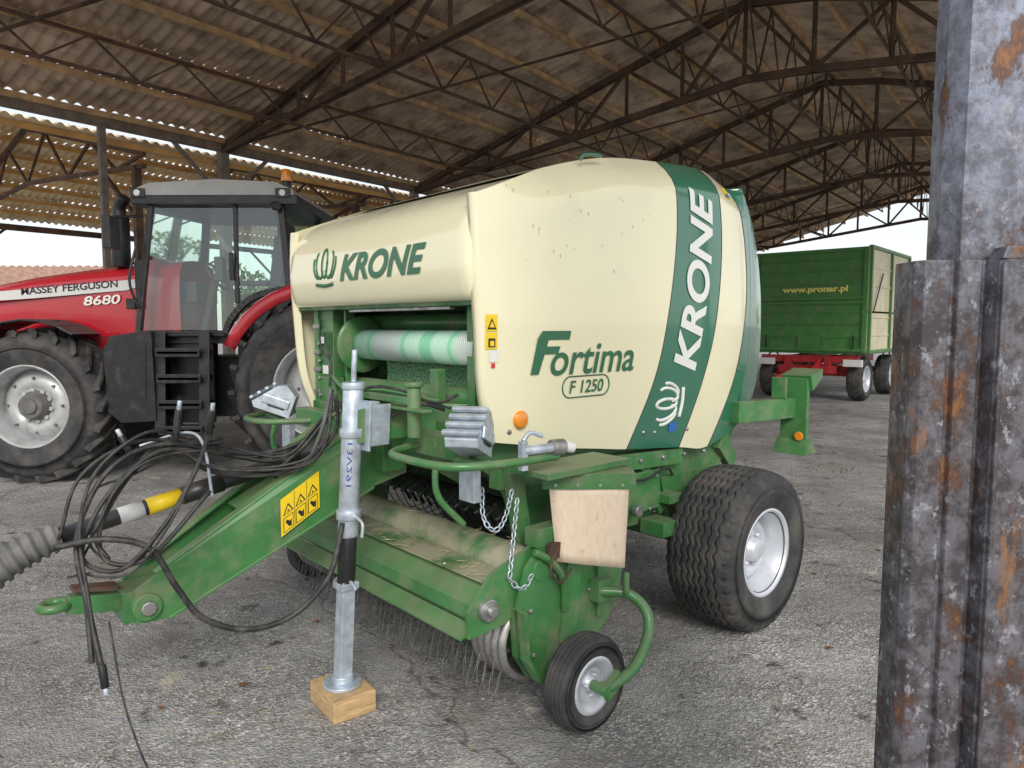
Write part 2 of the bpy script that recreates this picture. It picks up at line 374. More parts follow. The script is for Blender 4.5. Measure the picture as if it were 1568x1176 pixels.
hc=[(p.x,p.z) for p in catmull([(a,0,z) for a,z in hp],4)]
mb=MB(); rows=[]
for s in [k/20 for k in range(-20,21)]:
    e=max(0,abs(s)-.93)/.07; sh=.022*e*e
    rows.append([(a-sh*(1 if a>.1 else .3),s*min(.872,(side_b(a,ztop(a)-.004)-.014) if z>2.2 else .872),z-sh*.35*(1 if z>2.0 else -.0)) for a,z in hc])
mb.grid(rows); mb.obj('net_compartment_hood',m_cream,baler,solid=.012)
mb=MB()
mb.box((.19,0,1.80),(.10,1.66,.018),0); mb.box((.212,.2,1.783),(.03,.9,.014),1)
mb.obj('hood_lower_lip',[m_greend,m_steel],baler,.002)
def hood_a(z):
    for i in range(len(hc)-1):
        if hc[i][1]>=z>=hc[i+1][1] and hc[i][0]>.15:
            t=(hc[i][1]-z)/(hc[i][1]-hc[i+1][1]); return hc[i][0]*(1-t)+hc[i+1][0]*t
    return .28
hf=lambda b0,z0:(lambda x,y:(hood_a(z0+y)+.004,b0+x,z0+y))
text_obj('hood_lettering','KRONE',.78,.14,hf(-.22,1.935),m_text,baler,.28,.035,2)
text_obj('side_lettering','ortima',.60,.145,lambda x,y:on_side(-.155-x,1.475+y,.005),m_text,baler,.22,.012,2)
F=[(0,0),(.05,0),(.085,.09),(.17,.09),(.185,.125),(.098,.125),(.108,.155),(.245,.155),(.255,.195),(.07,.195),(.04,.16)]
mb=MB(); mb.add([on_side(-.03-x,1.485+y,.005) for x,y in F],[list(range(len(F)))]); mb.obj('side_lettering_initial',m_text,baler)
text_obj('model_lettering','F 1250',.24,.062,lambda x,y:on_side(-.285-x,1.385+y,.005),m_text,baler,.15,.015,1)
mb=MB(); P=[]
for k in range(25):
    t=-math.pi/2+math.pi*k/24; P.append(on_side(-.405-.115-.05*math.cos(t),1.416+.05*math.sin(t),.002))
for k in range(25):
    t=math.pi/2+math.pi*k/24; P.append(on_side(-.405+.115-.05*math.cos(t),1.416+.05*math.sin(t),.002))
P.append(P[0]); mb.tube(P,.0035,0,6,0); mb.obj('model_outline',m_text,baler)
def stripe_map(x,y):
    t=x/1.02; z=1.45+x*1.0; ac=-1.195-.185*math.sin(min(1,t)*1.5)
    return on_side(ac+(y-.115),z,.005)
text_obj('stripe_lettering','KRONE',1.02,.23,stripe_map,m_textw,baler,.28,.03,3)
def crown(mb,fn,w,h,mi=0,r=.01):
    def ring(cx,cy,rx,ry,rot=0,a0=0,a1=360):
        P=[]
        for k in range(25):
            t=rad(a0+(a1-a0)*k/24); x=rx*math.cos(t); y=ry*math.sin(t)
            P.append(fn(cx+x*math.cos(rot)-y*math.sin(rot),cy+x*math.sin(rot)+y*math.cos(rot)))
        mb.tube(P,r,mi,6,0)
    ring(.5*w,.60*h,.12*w,.38*h); ring(.27*w,.56*h,.15*w,.36*h,.22,100,330); ring(.73*w,.56*h,.15*w,.36*h,-.22,-150,80)
    ring(.14*w,.50*h,.12*w,.30*h,.35,110,300); ring(.86*w,.50*h,.12*w,.30*h,-.35,-120,70)
    mb.tube([fn(.12*w,.04*h),fn(.5*w,.0),fn(.88*w,.04*h)],r*1.3,mi,6)
mb=MB(); crown(mb,lambda x,y:(hood_a(1.92+y)-.001,-.52+x,1.92+y),.25,.20,0,.008); mb.obj('hood_crown_logo',m_text,baler)
mb=MB(); crown(mb,lambda x,y:on_side(-1.12+y-.10+(x-.2)*-.12,1.17+x,-.002),.22,.24,0,.010); mb.obj('stripe_crown_logo',m_textw,baler)
mb=MB()
def sticker(mb,a0,a1,z0,z1,mi,off=.004):
    mb.add([on_side(a0,z0,off),on_side(a1,z0,off),on_side(a1,z1,off),on_side(a0,z1,off)],[(0,1,2,3)],mi)
def tri_sign(a,z,s,off):
    mb.add([on_side(a+s,z-s,off),on_side(a-s,z-s,off),on_side(a,z+s,off)],[(0,1,2)],1); s*=.6; mb.add([on_side(a+s,z-s*1.1,off+.001),on_side(a-s,z-s*1.1,off+.001),on_side(a,z+s*.8,off+.001)],[(0,1,2)],0)
sticker(mb,.225,.165,1.68,1.75,0); tri_sign(.195,1.712,.024,.006); sticker(mb,.225,.165,1.605,1.675,0); sticker(mb,.213,.177,1.613,1.65,1,.006); sticker(mb,.205,.184,1.618,1.64,0,.007)
sticker(mb,.205,.16,1.55,1.60,2); sticker(mb,.195,.175,1.525,1.545,5)
sticker(mb,-1.10,-1.17,1.12,1.17,3); sticker(mb,-1.68,-1.75,2.46,2.53,0); sticker(mb,-1.69,-1.74,2.47,2.49,3,.006)
for a,z in ((-.88,1.14),(-.98,1.13),(.08,1.24),(-1.28,1.12)):
    mb.lathe(Vector(on_side(a,z,0)),[(.012,0),(.010,.006),(.001,.008)],12,4)
mb.obj('side_stickers',[m_yellow,m_ink,m_white,mat('sticker_blue',(.03,.15,.5),.4),m_steel,mat('sticker_red',(.6,.04,.03),.4)],baler)
mb=MB(); c=Vector(on_side(.02,1.29,0)); mb.lathe(c,[(.040,0),(.040,.012),(.03,.018),(.001,.020)],24); mb.obj('side_reflector',m_amber,baler)
mb=MB(); rr=random.Random(3)
for i in range(24):
    a=rr.uniform(-.9,.12); z=rr.uniform(1.95,2.33); l=rr.uniform(.004,.018)
    sticker(mb,a,a-.003,z,z+l,0,.003)
mb.obj('paint_chips',mat('chip_grey',(.26,.25,.21),.6),baler)
mb=MB(); mb.tube([(-.45,.80,2.50),(-.47,.80,2.525),(-.55,.80,2.54),(-.60,.80,2.54)],.009,0,8); mb.obj('roof_grab_handle',m_greens,baler)
# --- frame plates
side=[(.15,2.1),(.18,1.25),(.16,1.08),(.02,.98),(-.08,.74),(-.45,.62),(-1.0,.60),(-1.25,.70),(-1.75,.78),(-1.95,1.0),(-2.0,1.5),(-1.8,2.3),(-.9,2.42)]
mb=MB()
for s in (1,-1): mb.prism(side,s*.735,s*.76)
mb.obj('frame_side_plates',m_green,baler,.003)
mb=MB()
mb.box((-.16,0,1.75),(.03,1.46,1.2)); mb.box((-.6,0,.95),(.9,1.46,.03)); mb.box((-1.2,0,1.3),(.03,1.46,1.0))
mb.box((-.02,0,2.2),(.4,1.46,.02))
mb.obj('chamber_panels',m_greend,baler)
mb=MB()
for z,a in ((1.36,.05),(1.22,-.02),(1.72,-.08)): mb.cyl((a,-.73,z),(a,.73,z),.05,0)
mb.box((.13,-.62,1.62),(.10,.20,.42),0); mb.box((.16,-.60,1.30),(.06,.22,.22),0)
mb.box((.17,-.70,1.5),(.05,.05,.7),0); mb.box((.17,0,1.235),(.08,1.46,.06),0)
mb.box((.13,-.42,1.60),(.06,.02,.42),0); mb.box((.15,.45,1.40),(.05,.06,.2),0)
mb.box((.13,.70,1.5),(.05,.04,.62),0)
mb.lathe((.08,-.36,1.60),[(.001,-.02),(.155,-.02),(.16,0),(.14,.01),(.05,.012),(.001,.012)],32,0)
mb.tube([(.20,-.5,1.42),(.22,-.3,1.36),(.22,.1,1.38),(.18,.5,1.35)],.012,0,8)
for z in (1.32,1.45,1.55,1.70): mb.box((.195,-.69,z),(.02,.07,.025),1)
mb.box((.185,-.58,1.60),(.008,.10,.14),2); mb.box((.19,-.60,1.45),(.008,.06,.05),3); mb.box((.19,-.64,1.62),(.008,.05,.04),3)
for k in range(5): mb.cyl((.185,-.66,1.3+.1*k),(.205,-.66,1.3+.1*k),.010,1,8)
mb.tube([(.19,-.66,1.74),(.22,-.60,1.60),(.20,-.52,1.50),(.22,-.50,1.36)],.007,4,6)
mb.obj('net_compartment_frame',[m_green,m_steel,m_greend,m_white,m_hose],baler,.003)
mb=MB(); mb.cyl((.08,-.34,1.60),(.08,.74,1.60),.082,0,36); mb.obj('net_wrap_roll',m_net,baler)
mb=MB(); mb.grid([[(.03,b,1.53),(.02,b,1.45),(.03,b,1.38)] for b in [k*.1-.2 for k in range(10)]]); mb.obj('net_sheet',mat('net_mesh',(.09,.20,.10),.8,0,.8,90),baler)
# --- lower frame, axle
mb=MB()
mb.bar((-1.49,-.95,.45),(-1.49,.95,.45),.12,.12); 
for s in (1,-1):
    mb.bar((-1.45,s*.70,.50),(-1.25,s*.70,.95),.10,.16); mb.prism([(-1.7,.42),(-1.3,.42),(-1.15,.85),(-1.75,.85)],s*.765,s*.79)
    mb.bar((.10,s*.80,1.02),(-1.3,s*.80,.96),.07,.09)
    mb.box((-.95,s*.80,.80),(.30,.05,.22)); mb.box((-.55,s*.79,.86),(.20,.06,.16)); 
    mb.bar((-1.75,s*.78,1.0),(-1.98,s*.74,.82),.05,.12); mb.box((-1.85,s*.70,.98),(.20,.10,.14))
    for k in range(7): mb.cyl((-.3-.2*k,s*.83,1.0-.006*k),(-.3-.2*k,s*.85,1.0-.006*k),.014,1,6)
    mb.box((-1.05,s*.86,.60),(.14,.16,.08),0); mb.cyl((-.85,s*.84,.72),(-.85,s*.88,.72),.03,1)
    mb.bar((-.95,s*.80,.98),(-1.15,s*.80,.66),.03,.07,0); mb.box((-1.16,s*.84,.74),(.12,.10,.05),0)
    for a,z in ((-.75,.70),(-.65,.82),(-1.05,.88),(-1.0,.70)): mb.cyl((a,s*.76,z),(a,s*.84,z),.013,1,6)
    mb.tube([(-.7,s*.83,.92),(-.9,s*.86,.88),(-1.1,s*.86,.92),(-1.25,s*.80,.85)],.008,2,6)
mb.obj('lower_frame',[m_green,m_steel,m_black],baler,.004)
for s,nm in ((1,'rear_lamp_bracket_near'),(-1,'rear_lamp_bracket_far')):
    mb=MB()
    mb.bar((-1.8,s*.86,1.17),(-2.42,s*.93,1.16),.07,.13); mb.box((-2.40,s*.95,1.13),(.035,.18,.46),0)
    mb.prism([(-2.38,1.38),(-2.55,1.42),(-2.55,1.36),(-2.42,1.28)],s*.86,s*1.06)
    mb.prism([(-2.385,.96),(-2.415,.96),(-2.50,.86),(-2.40,.87),(-2.32,.86)],s*.84,s*1.06)
    mb.box((-2.26,s*.91,1.30),(.02,.10,.14)); mb.cyl((-2.37,s*1.0,.98),(-2.36,s*1.0,.98),.03,1)
    mb.obj(nm,[m_green,m_amber],baler,.004)
# --- wheels
zig=lambda n,amp,lines,w:(lambda t,y:1. if any(abs(y-l-amp*math.sin(t*n))<w for l in lines) else (.8 if abs(y)>.86 and ((t*n/(2*math.pi))%1)<.35 else 0.))
rib=lambda t,y:1. if min(abs(y-l) for l in (-.6,-.2,.2,.6))<.05 else 0.
for s in (1,-1):
    tyre('wheel_tyre_'+('near' if s>0 else 'far'),(-1.49,s*1.085,.45),.455,.41,.225,baler,zig(36,.04,(-.66,-.42,-.2,0,.2,.42,.66),.030),440,90,.016)
    rim('wheel_rim_'+('near' if s>0 else 'far'),(-1.49,s*1.085,.45),.235,.41,s,baler)
    tyre('gauge_tyre_'+('near' if s>0 else 'far'),(-.04,s*1.23,.203),.203,.125,.105,baler,rib,64,40,.008)
    rim('gauge_rim_'+('near' if s>0 else 'far'),(-.04,s*1.23,.203),.11,.125,s,baler,4)
    mb=MB()
    mb.tube([(-.04,s*1.31,.203),(-.10,s*1.335,.21),(-.24,s*1.335,.24),(-.36,s*1.31,.33),(-.40,s*1.27,.42),(-.36,s*1.20,.49),(-.27,s*1.10,.50)],.024,0,10)
    mb.cyl((-.04,s*1.18,.203),(-.04,s*1.345,.203),.022,0); mb.bar((-.04,s*1.335,.18),(-.14,s*1.335,.235),.025,.07)
    mb.box((-.30,s*1.08,.50),(.10,.08,.10)); mb.cyl((-.33,s*1.21,.5),(-.33,s*1.21,.60),.014,0)
    mb.obj('gauge_wheel_arm_'+('near' if s>0 else 'far'),m_green,baler,.003)
# --- pickup
mb=MB()
mb.cyl((.08,-.98,.64),(.08,.98,.64),.105,1,30)
fb=[(.24,.50),(.37,.49),(.395,.52),(.39,.575),(.30,.645),(.235,.655),(.225,.60)]
mb.prism(fb,-1.0,1.0,0); mb.prism([(.20,.662),(.33,.652),(.334,.660),(.20,.672)],-.99,.99,1)
mb.prism([(.385,.50),(.45,.455),(.447,.445),(.38,.47)],-1.0,1.0,0)
for s in (1,-1):
    mb.prism([(.42,.45),(.42,.56),(.30,.69),(.05,.77),(-.05,.70),(.0,.60),(.22,.46)],s*1.0,s*1.018,0)
    mb.cyl((.33,s*1.0,.555),(.33,s*1.05,.555),.045,2,20); mb.cyl((.33,s*1.05,.555),(.33,s*1.075,.555),.022,3,8)
    mb.cyl((.05,s*1.0,.66),(.05,s*1.06,.66),.05,0,20)
for k in range(4): mb.cyl((.31,-.7+.47*k,.655),(.31,-.7+.47*k,.668),.012,3,6)
mb.obj('crop_guard',[m_green,m_dustygreen,m_steel,m_steel],baler,.003)
mb=MB()
sh=[(.17,.30),(.19,.52),(.14,.68),(.02,.80),(-.18,.84),(-.40,.78),(-.50,.60),(-.47,.42),(-.36,.30),(-.20,.20),(-.02,.16),(.10,.19)]
for s in (1,-1):
    mb.prism(sh,s*1.035,s*1.055,0); mb.prism([(-.02,.16),(.10,.19),(.17,.30),(.19,.52),(.175,.52),(.155,.31),(.09,.205),(-.02,.175)],s*1.0,s*1.10,0)
    mb.prism([(-.20,.20),(-.02,.16),(-.02,.175),(-.2,.215)],s*1.0,s*1.10,0)
    mb.bar((-.10,s*1.065,.30),(-.16,s*1.065,.80),.02,.09,0,(1,0,0)); mb.bar((-.32,s*1.065,.36),(-.32,s*1.065,.86),.02,.05,0,(1,0,0))
    mb.box((-.05,s*1.02,.80),(.26,.08,.08),0); mb.box((-.30,s*.99,.86),(.14,.10,.14),0)
    mb.tube([(.10,s*1.06,.75),(.02,s*1.075,.70),(-.06,s*1.075,.60),(-.08,s*1.07,.45)],.018,0,8)
    mb.box((-.02,s*1.075,.74),(.10,.03,.07),2); mb.tube([(-.02,s*1.09,.76),(.04,s*1.10,.68),(-.02,s*1.10,.60),(-.10,s*1.09,.64)],.006,2,6)
    for a,z in ((.1,.30),(.12,.5),(-.02,.62),(-.25,.5),(-.4,.5),(-.1,.2)): mb.cyl((a,s*1.055,z),(a,s*1.068,z),.012,1,6)
    mb.bar((-.02,s*.86,.72),(.05,s*.86,1.10),.05,.08,0); mb.bar((-.30,s*.9,.80),(-.55,s*.84,.95),.06,.10)
mb.obj('pickup_side_shields',[m_green,m_steel,m_rust],baler,.003)
mb=MB()
mb.cyl((0,-1.0,.36),(0,1.0,.36),.13,0,24)
for s in (1,-1):
    P=[]
    for k in range(5):
        b=s*(.80+.045*k); P+= [(.165,b-.018*s),(.19,b-.008*s),(.19,b+.010*s),(.165,b+.020*s)]
    mb.lathe((.04,0,.34),P,40,1)
nb=30
for i in range(nb):
    b=-.78+1.56*i/(nb-1)
    P=[(.0+.205*math.cos(t),b,.37+.205*math.sin(t)) for t in [math.pi*(-.45+1.15*k/14) for k in range(15)]]
    for j in range(14): mb.bar(P[j],P[j+1],.030,.004,2,(P[j][0],0,P[j][2]-.37))
mb.obj('pickup_reel',[m_greend,m_steel,m_greend],baler)
mb=MB()
for i in range(40):
    b=-.93+1.86*i/39
    for ph,jt in ((0.,.0),(.28,.03)):
        p0=Vector((.17,b+jt,.30-ph*.22)); mb.tube([p0,p0+Vector((.05,.01,-.03)),p0+Vector((.08+random.uniform(-.02,.02),.02+random.uniform(-.02,.02),-.12-ph*.08))],.0020,0,5,3)
    if i%2==0:
        p0=Vector((.14,b,.20)); mb.tube([p0,p0+Vector((.0,0,-.06)),p0+Vector((.05,random.uniform(-.02,.03),-.14))],.0020,0,5,3)
mb.obj('pickup_tines',mat('tine_steel',(.20,.19,.18),.5,.5,.4,20),baler)
mb=MB()
for i in range(19):
    b=-.72+1.44*i/18
    P=[(.02,b,.80),(-.08,b,.84),(-.22,b,.82),(-.36,b,.72),(-.46,b,.56)]
    mb.tube(P,.010,0,6,4)
for i in range(16):
    b=-.66+1.32*i/15; mb.lathe((-.45,b,.72),[(.20,-.004),(.205,0),(.20,.004)],20,1)
mb.cyl((-.45,-.72,.72),(-.45,.72,.72),.09,1)
mb.obj('feed_rotor_and_fingers',[m_black,m_greend],baler)
# --- upper front frame, rails, chocks
mb=MB()
mb.bar((.60,.42,1.27),(.18,.39,1.27),.12,.15,0); mb.bar((.28,-.72,1.18),(.28,.80,1.18),.09,.10,0)
mb.cyl((.40,.62,1.22),(.40,.62,1.44),.030,0); mb.cyl((.40,.62,1.44),(.40,.62,1.46),.042,0); mb.bar((.42,.62,1.38),(.42,.25,1.38),.030,.030,0)
mb.box((.42,.5,1.345),(.05,.5,.012),0)
mb.bar((.25,.42,1.27),(.02,.60,1.27),.10,.14,0); mb.bar((.25,.3,1.15),(-.05,.45,.95),.08,.10,0)
mb.lathe((.40,.455,1.27),[(.001,0),(.03,0),(.04,.004),(.05,0)],24,1)
mb.tube([(.5,.2,1.36),(.42,.3,1.42),(.35,.45,1.41),(.28,.6,1.36),(.22,.7,1.40)],.008,4,6); mb.tube([(.5,.15,1.34),(.40,.25,1.38),(.33,.5,1.38),(.2,.62,1.33)],.007,4,6)
for s in (1,-1):
    mb.tube([(.28,s*.52,1.17),(.50,s*.62,1.17),(.56,s*.75,1.17),(.50,s*1.0,1.16),(.30,s*1.10,1.16),(.02,s*1.12,1.16)],.017,0,10)
    mb.tube([(.42,s*.80,1.14),(.42,s*.82,1.0),(.30,s*.84,.86)],.014,0,8)
    mb.prism([(.12,1.075),(.12,1.10),(-.42,1.10),(-.42,1.075)],s*.93,s*1.16,0)
    mb.bar((-.15,s*.80,1.05),(-.15,s*1.15,1.08),.08,.04,0)
    mb.box((.30,s*.88,1.05),(.04,.10,.16),3); mb.bar((.35,s*.86,1.15),(.35,s*1.05,1.16),.05,.02,0)
mb.obj('front_frame_and_rails',[m_green,m_ink,m_steel,m_galv,m_hose],baler,.004)
def chock(name,c,s):
    M=Matrix.Translation(c)@Matrix.Rotation(rad(35*s),4,'Z')@Matrix.Rotation(rad(-20),4,'Y')
    prof=[(-.10,-.07),(.11,-.07),(.13,-.04),(.02,.09),(-.03,.11),(-.10,.06)]
    b2=MB()
    b2.prism(prof,-.065,.065,0)
    for i in range(4):
        t=i/3; x=.125-.10*t; z=-.03+.115*t
        b2.bar((x+.014,-.075,z+.012),(x+.014,.075,z+.012),.022,.018,0,(1,0,.9))
    b2.box((0,.072,-.0),(.16,.01,.05),0); b2.box((0,-.072,0),(.16,.01,.05),0)
    b2.box((-.01,.068,-.03),(.10,.012,.012),1)
    b2.v=[tuple(M@Vector(v)) for v in b2.v]
    return b2.obj(name,[m_galv,m_ink],baler,.005)
chock('wheel_chock_near',(.38,.99,1.27),1); chock('wheel_chock_far',(.36,-.88,1.26),-1)
mb=MB(); mb.cyl((.20,1.10,1.20),(.02,1.13,1.20),.020,0); mb.cyl((.06,1.12,1.20),(.0,1.13,1.20),.034,1,20); mb.bar((.20,1.10,1.12),(.20,1.10,1.24),.03,.03,0); mb.cyl((-.01,1.13,1.20),(-.05,1.14,1.19),.024,2); mb.tube([(.20,1.10,1.24),(.16,1.10,1.27),(.10,1.11,1.25)],.010,0,6)
mb.obj('side_handle',[m_galv,m_steel,m_white],baler,.002)
n=Vector((.667,.745,0)); w=Vector((-.745,.667,0))
mb=MB(); rows=[]
for i in range(9):
    t=i/8; row=[]
    for j in range(9):
        u=j/8-.5; ww=.345-.05*t
        p=Vector((-.22,1.06,0))+w*(u*ww+.008*t)+n*(.135+.02*t+.004*math.sin(u*5+t*2))
        p.z=1.02-.345*t-(.03*u*t); row.append(tuple(p))
    rows.append(row)
mb.grid(rows); mb.obj('mud_flap',m_flap,baler,solid=.006)
mb=MB()
c=Vector((-.22,1.06,1.045))+n*.06
q=[c+w*.20+n*.08,c-w*.20+n*.08,c-w*.20-n*.10,c+w*.20-n*.10]
mb.add([(p.x,p.y,1.055) for p in q]+[(p.x,p.y,1.072) for p in q],[(0,1,2,3),(4,5,6,7),(0,1,5,4),(1,2,6,5),(2,3,7,6),(3,0,4,7)])
mb.add([(q[0].x,q[0].y,1.058),(q[1].x,q[1].y,1.058),(q[1].x,q[1].y,1.005),(q[0].x,q[0].y,1.005)],[(0,1,2,3)])
for k in range(4):
    p=q[0].lerp(q[1],.14+.24*k); mb.cyl((p.x,p.y,1.022),tuple(Vector((p.x,p.y,1.022))+n*.008),.007,1,8)
mb.obj('mud_flap_holder',[m_green,m_steel],baler,solid=.006)
def chain(mb,P,r=.0035,L=.034):
    P=catmull(P,10); k=0; last=P[0]
    for p in P:
        if (p-last).length>=L*.72:
            mid=(p+last)/2; dr=(p-last).normalized(); sd=dr.cross(Vector((0,1,0) if k%2 else (1,0,0))).normalized()
            ring=[]
            for j in range(13):
                t=2*math.pi*j/12; ring.append(mid+dr*math.cos(t)*L/2+sd*math.sin(t)*L*.3)
            mb.tube(ring,r,0,5,0); last=p; k+=1
mb=MB(); chain(mb,[(.25,.90,1.02),(.26,.92,.90),(.22,.95,.84),(.17,.96,.90),(.14,.97,1.02)]); chain(mb,[(.14,1.0,.98),(.19,1.03,.82),(.22,1.04,.66)]); chain(mb,[(.22,1.03,.66),(.16,1.05,.60),(.12,1.07,.66)])
mb.obj('safety_chains',m_galv,baler)
# --- drawbar
mb=MB()
for s in (1,-1):
    ob=[(.20,1.30),(.46,1.20),(1.30,.70),(1.40,.64),(1.40,.50),(1.28,.50),(.36,.93),(.20,.98)]
    y0=s*.17
    n0=len(mb.v)
    mb.prism(ob,y0-.012,y0+.012,0)
    mb.bar((.46,s*.15,1.205),(1.32,s*.15,.695),.07,.014,0); mb.bar((.36,s*.15,.925),(1.28,s*.15,.495),.07,.014,0)
    for k in range(n0,len(mb.v)):
        x,y,z=mb.v[k]; 
        t=max(0,min(1,(x-.4)/1.0)); mb.v[k]=(x,y*(1-.45*t)*(1+ .9*max(0,(.5-x)/.3)*.4),z)
mb.box((1.36,0,.57),(.16,.17,.13),0); mb.cyl((1.36,-.13,.57),(1.36,.13,.57),.055,2,24); mb.cyl((1.36,.13,.57),(1.36,.15,.57),.03,3,8)
mb.bar((1.36,0,.57),(1.62,0,.615),.06,.07,0); mb.bar((.75,0,.98),(.95,0,.88),.20,.02,0)
mb.box((.30,0,1.12),(.12,.60,.22),0)
ring=[(1.66+.045*math.cos(2*math.pi*k/20),.045*math.sin(2*math.pi*k/20),.62) for k in range(21)]
mb.tube(ring,.018,0,8,0); mb.bar((1.44,0,.648),(1.60,0,.672),.075,.016,1)
mb.obj('drawbar',[m_green,m_rust,m_green,m_steel],baler,.004)
mb=MB()
def dbp(x,zoff,off=.004):
    z=1.205-(x-.46)*.607+zoff; t=max(0,min(1,(x-.4)/1.0)); return (x,(.17+.012)*(1-.45*t)+off+.030,z)
def dst(x0,x1,z0,z1,mi,off): mb.add([dbp(x0,z0,off),dbp(x1,z0,off),dbp(x1,z1,off),dbp(x0,z1,off)],[(0,1,2,3)],mi)
dst(.64,.82,-.225,-.055,0,.004)
for i in range(3):
    cx=.673+.057*i
    for (h,mi_,o_) in ((.024,1,.006),(.017,0,.007),(.006,1,.008)):
        mb.add([dbp(cx-h,-.128-h*.4,o_),dbp(cx+h,-.128-h*.4,o_),dbp(cx,-.128+h*1.5,o_)],[(0,1,2)],mi_)
    x0=cx-.023
    dst(x0,x0+.046,-.215,-.150,1,.006); dst(x0+.003,x0+.043,-.212,-.153,0,.007)
    mb.add([dbp(cx-.014,-.205,.008),dbp(cx-.002,-.20,.008),dbp(cx+.014,-.17,.008),dbp(cx+.008,-.162,.008),dbp(cx-.006,-.178,.008),dbp(cx-.014,-.172,.008)],[(0,1,2,3,4,5)],1)
for x in (.700,.757): dst(x,x+.002,-.22,-.06,1,.006)
mb.obj('drawbar_warning_stickers',[m_yellow,m_ink],baler)
# --- jack
mb=MB(); J=(.645,.39)
mb.cyl((*J,.78),(*J,1.43),.044,0,28); mb.cyl((*J,1.43),(*J,1.46),.05,0,28); mb.cyl((*J,1.46),(*J,1.60),.012,0,10)
mb.cyl((*J,.55),(*J,.80),.040,1,24); mb.box((*J,.34),(.062,.062,.48),0); mb.cyl((*J,.10),(*J,.118),.085,0,28); mb.cyl((*J,.118),(*J,.15),.05,0,24)
mb.cyl((*J,.86),(*J,.90),.054,0,28); mb.cyl((*J,1.22),(*J,1.26),.052,0,28)
mb.box((J[0]-.07,J[1],1.27),(.10,.05,.20),0); mb.box((J[0]-.045,J[1],1.27),(.012,.16,.22),0)
mb.box((J[0]-.10,J[1]+.06,1.27),(.10,.02,.18),0)
mb.tube([(J[0],J[1]+.05,.88),(J[0],J[1]+.12,.86),(J[0],J[1]+.12,.80)],.008,0,6)
mb.tube([(J[0],J[1]-.10,.55),(J[0],J[1]-.05,.58),(J[0],J[1]+.05,.58),(J[0],J[1]+.09,.56)],.009,0,6)
mb.box((*J,.56),(.085,.085,.03),0)
lean=lambda v:(v[0]-.056*max(0,v[2]-.12)/1.35,v[1]+.050*max(0,v[2]-.12)/1.35,v[2])
mb.v=[lean(v) for v in mb.v]
mb.obj('support_jack',[m_galv,m_black,m_rust],baler,.003)
def jt(x,y):
    t=math.atan2(.667*.8,.745*.8)+(-y+.012)/.045
    return lean((J[0]+.0452*math.cos(t+.2),J[1]+.0452*math.sin(t+.2),1.20-x))
text_obj('jack_serial','13V291',.19,.022,jt,mat('decal_blue',(.02,.08,.30),.4),baler,0,.0,1)
# --- PTO shaft
mb=MB()
A=Vector((.28,-.06,1.13)); B=Vector((1.62,-.06,.875)); d=(B-A).normalized()
mb.cyl(A,B,.034,0,24); mb.cyl(A,A+d*.35,.055,0,24); mb.cyl(A+d*.72,A+d*.90,.0405,0,24)
mb.cyl(A+d*.90,A+d*1.04,.0358,1,24); mb.cyl(A+d*1.055,A+d*1.15,.0358,2,24)
mb.tube([B+d*(i*.006)+Vector((0,0,-.00003*i*i)) for i in range(70)],.05,3,24,0,lambda t:(.048+.035*t+ (.011 if int(t*12*2)%2 else 0)) if t<.75 else .078)
mb.obj('pto_shaft',[m_black,m_yellow,m_white,mat('pto_boot_grey',(.12,.12,.12),.6,0,.2,8,((.27,.26,.24),.45,.8,9))],baler,0)
# --- hoses (yard coordinates)
hA=[(-.87,3.28,1.27),(-1.02,3.16,1.10),(-1.22,3.06,1.13),(-1.36,2.87,1.215),(-1.47,2.72,1.215),(-1.56,2.61,1.11),(-1.61,2.54,.90),(-1.54,2.48,.68),(-1.46,2.41,.49)]
hB=[(-1.66,2.49,.90),(-1.50,2.53,.92),(-1.366,2.59,.865),(-1.29,2.63,.70),(-1.21,2.67,.56),(-1.07,2.76,.475),(-.915,2.86,.495),(-.78,2.92,.64),(-.735,2.99,.85)]
hC=[(-.85,3.3,1.32),(-.98,3.22,1.16),(-1.15,3.1,1.12),(-1.30,2.95,1.17),(-1.42,2.78,1.20),(-1.52,2.66,1.08),(-1.56,2.6,.92),(-1.50,2.56,.82),(-1.36,2.6,.84),(-1.20,2.75,1.05)]
hD=[(-1.25,3.0,1.22),(-1.40,2.84,1.21),(-1.5,2.70,1.13),(-1.58,2.60,.98),(-1.60,2.56,.83),(-1.45,2.55,.80),(-1.32,2.62,.95),(-1.25,2.72,1.12),(-1.24,2.85,1.26)]
hE=[(-.80,3.12,1.42),(-.82,3.10,1.25),(-.90,3.10,1.12),(-1.1,3.05,1.08),(-1.3,2.95,1.12),(-1.38,2.85,1.23)]
mb=MB()
for H,r in ((hA,.010),(hB,.012),(hC,.009),(hD,.009),(hE,.007)): mb.tube([toL(p) for p in H],r,0,8,8)
rr=random.Random(11)
for H,n_ in ((hA,3),(hC,2),(hD,2),(hE,3)):
    for k in range(n_):
        o_=Vector((rr.uniform(-.05,.05),rr.uniform(-.05,.05),rr.uniform(-.06,.06)))
        mb.tube([toL(Vector(p)+o_*math.sin(math.pi*i/(len(H)-1))+Vector((rr.gauss(0,.012),rr.gauss(0,.012),rr.gauss(0,.012)))) for i,p in enumerate(H)][:rr.choice((7,8,9))],rr.choice((.005,.007,.009)),rr.choice((0,0,1)),8,8)
mb.tube([toL(p) for p in [(-1.60,2.52,.85),(-1.56,2.50,.70),(-1.50,2.42,.50)]],.010,0,8,6)
mb.tube([toL(p) for p in [(-.78,3.05,1.40),(-.70,3.1,1.28),(-.55,3.1,1.30),(-.40,3.05,1.36),(-.30,3.1,1.33)]],.008,0,8,8)
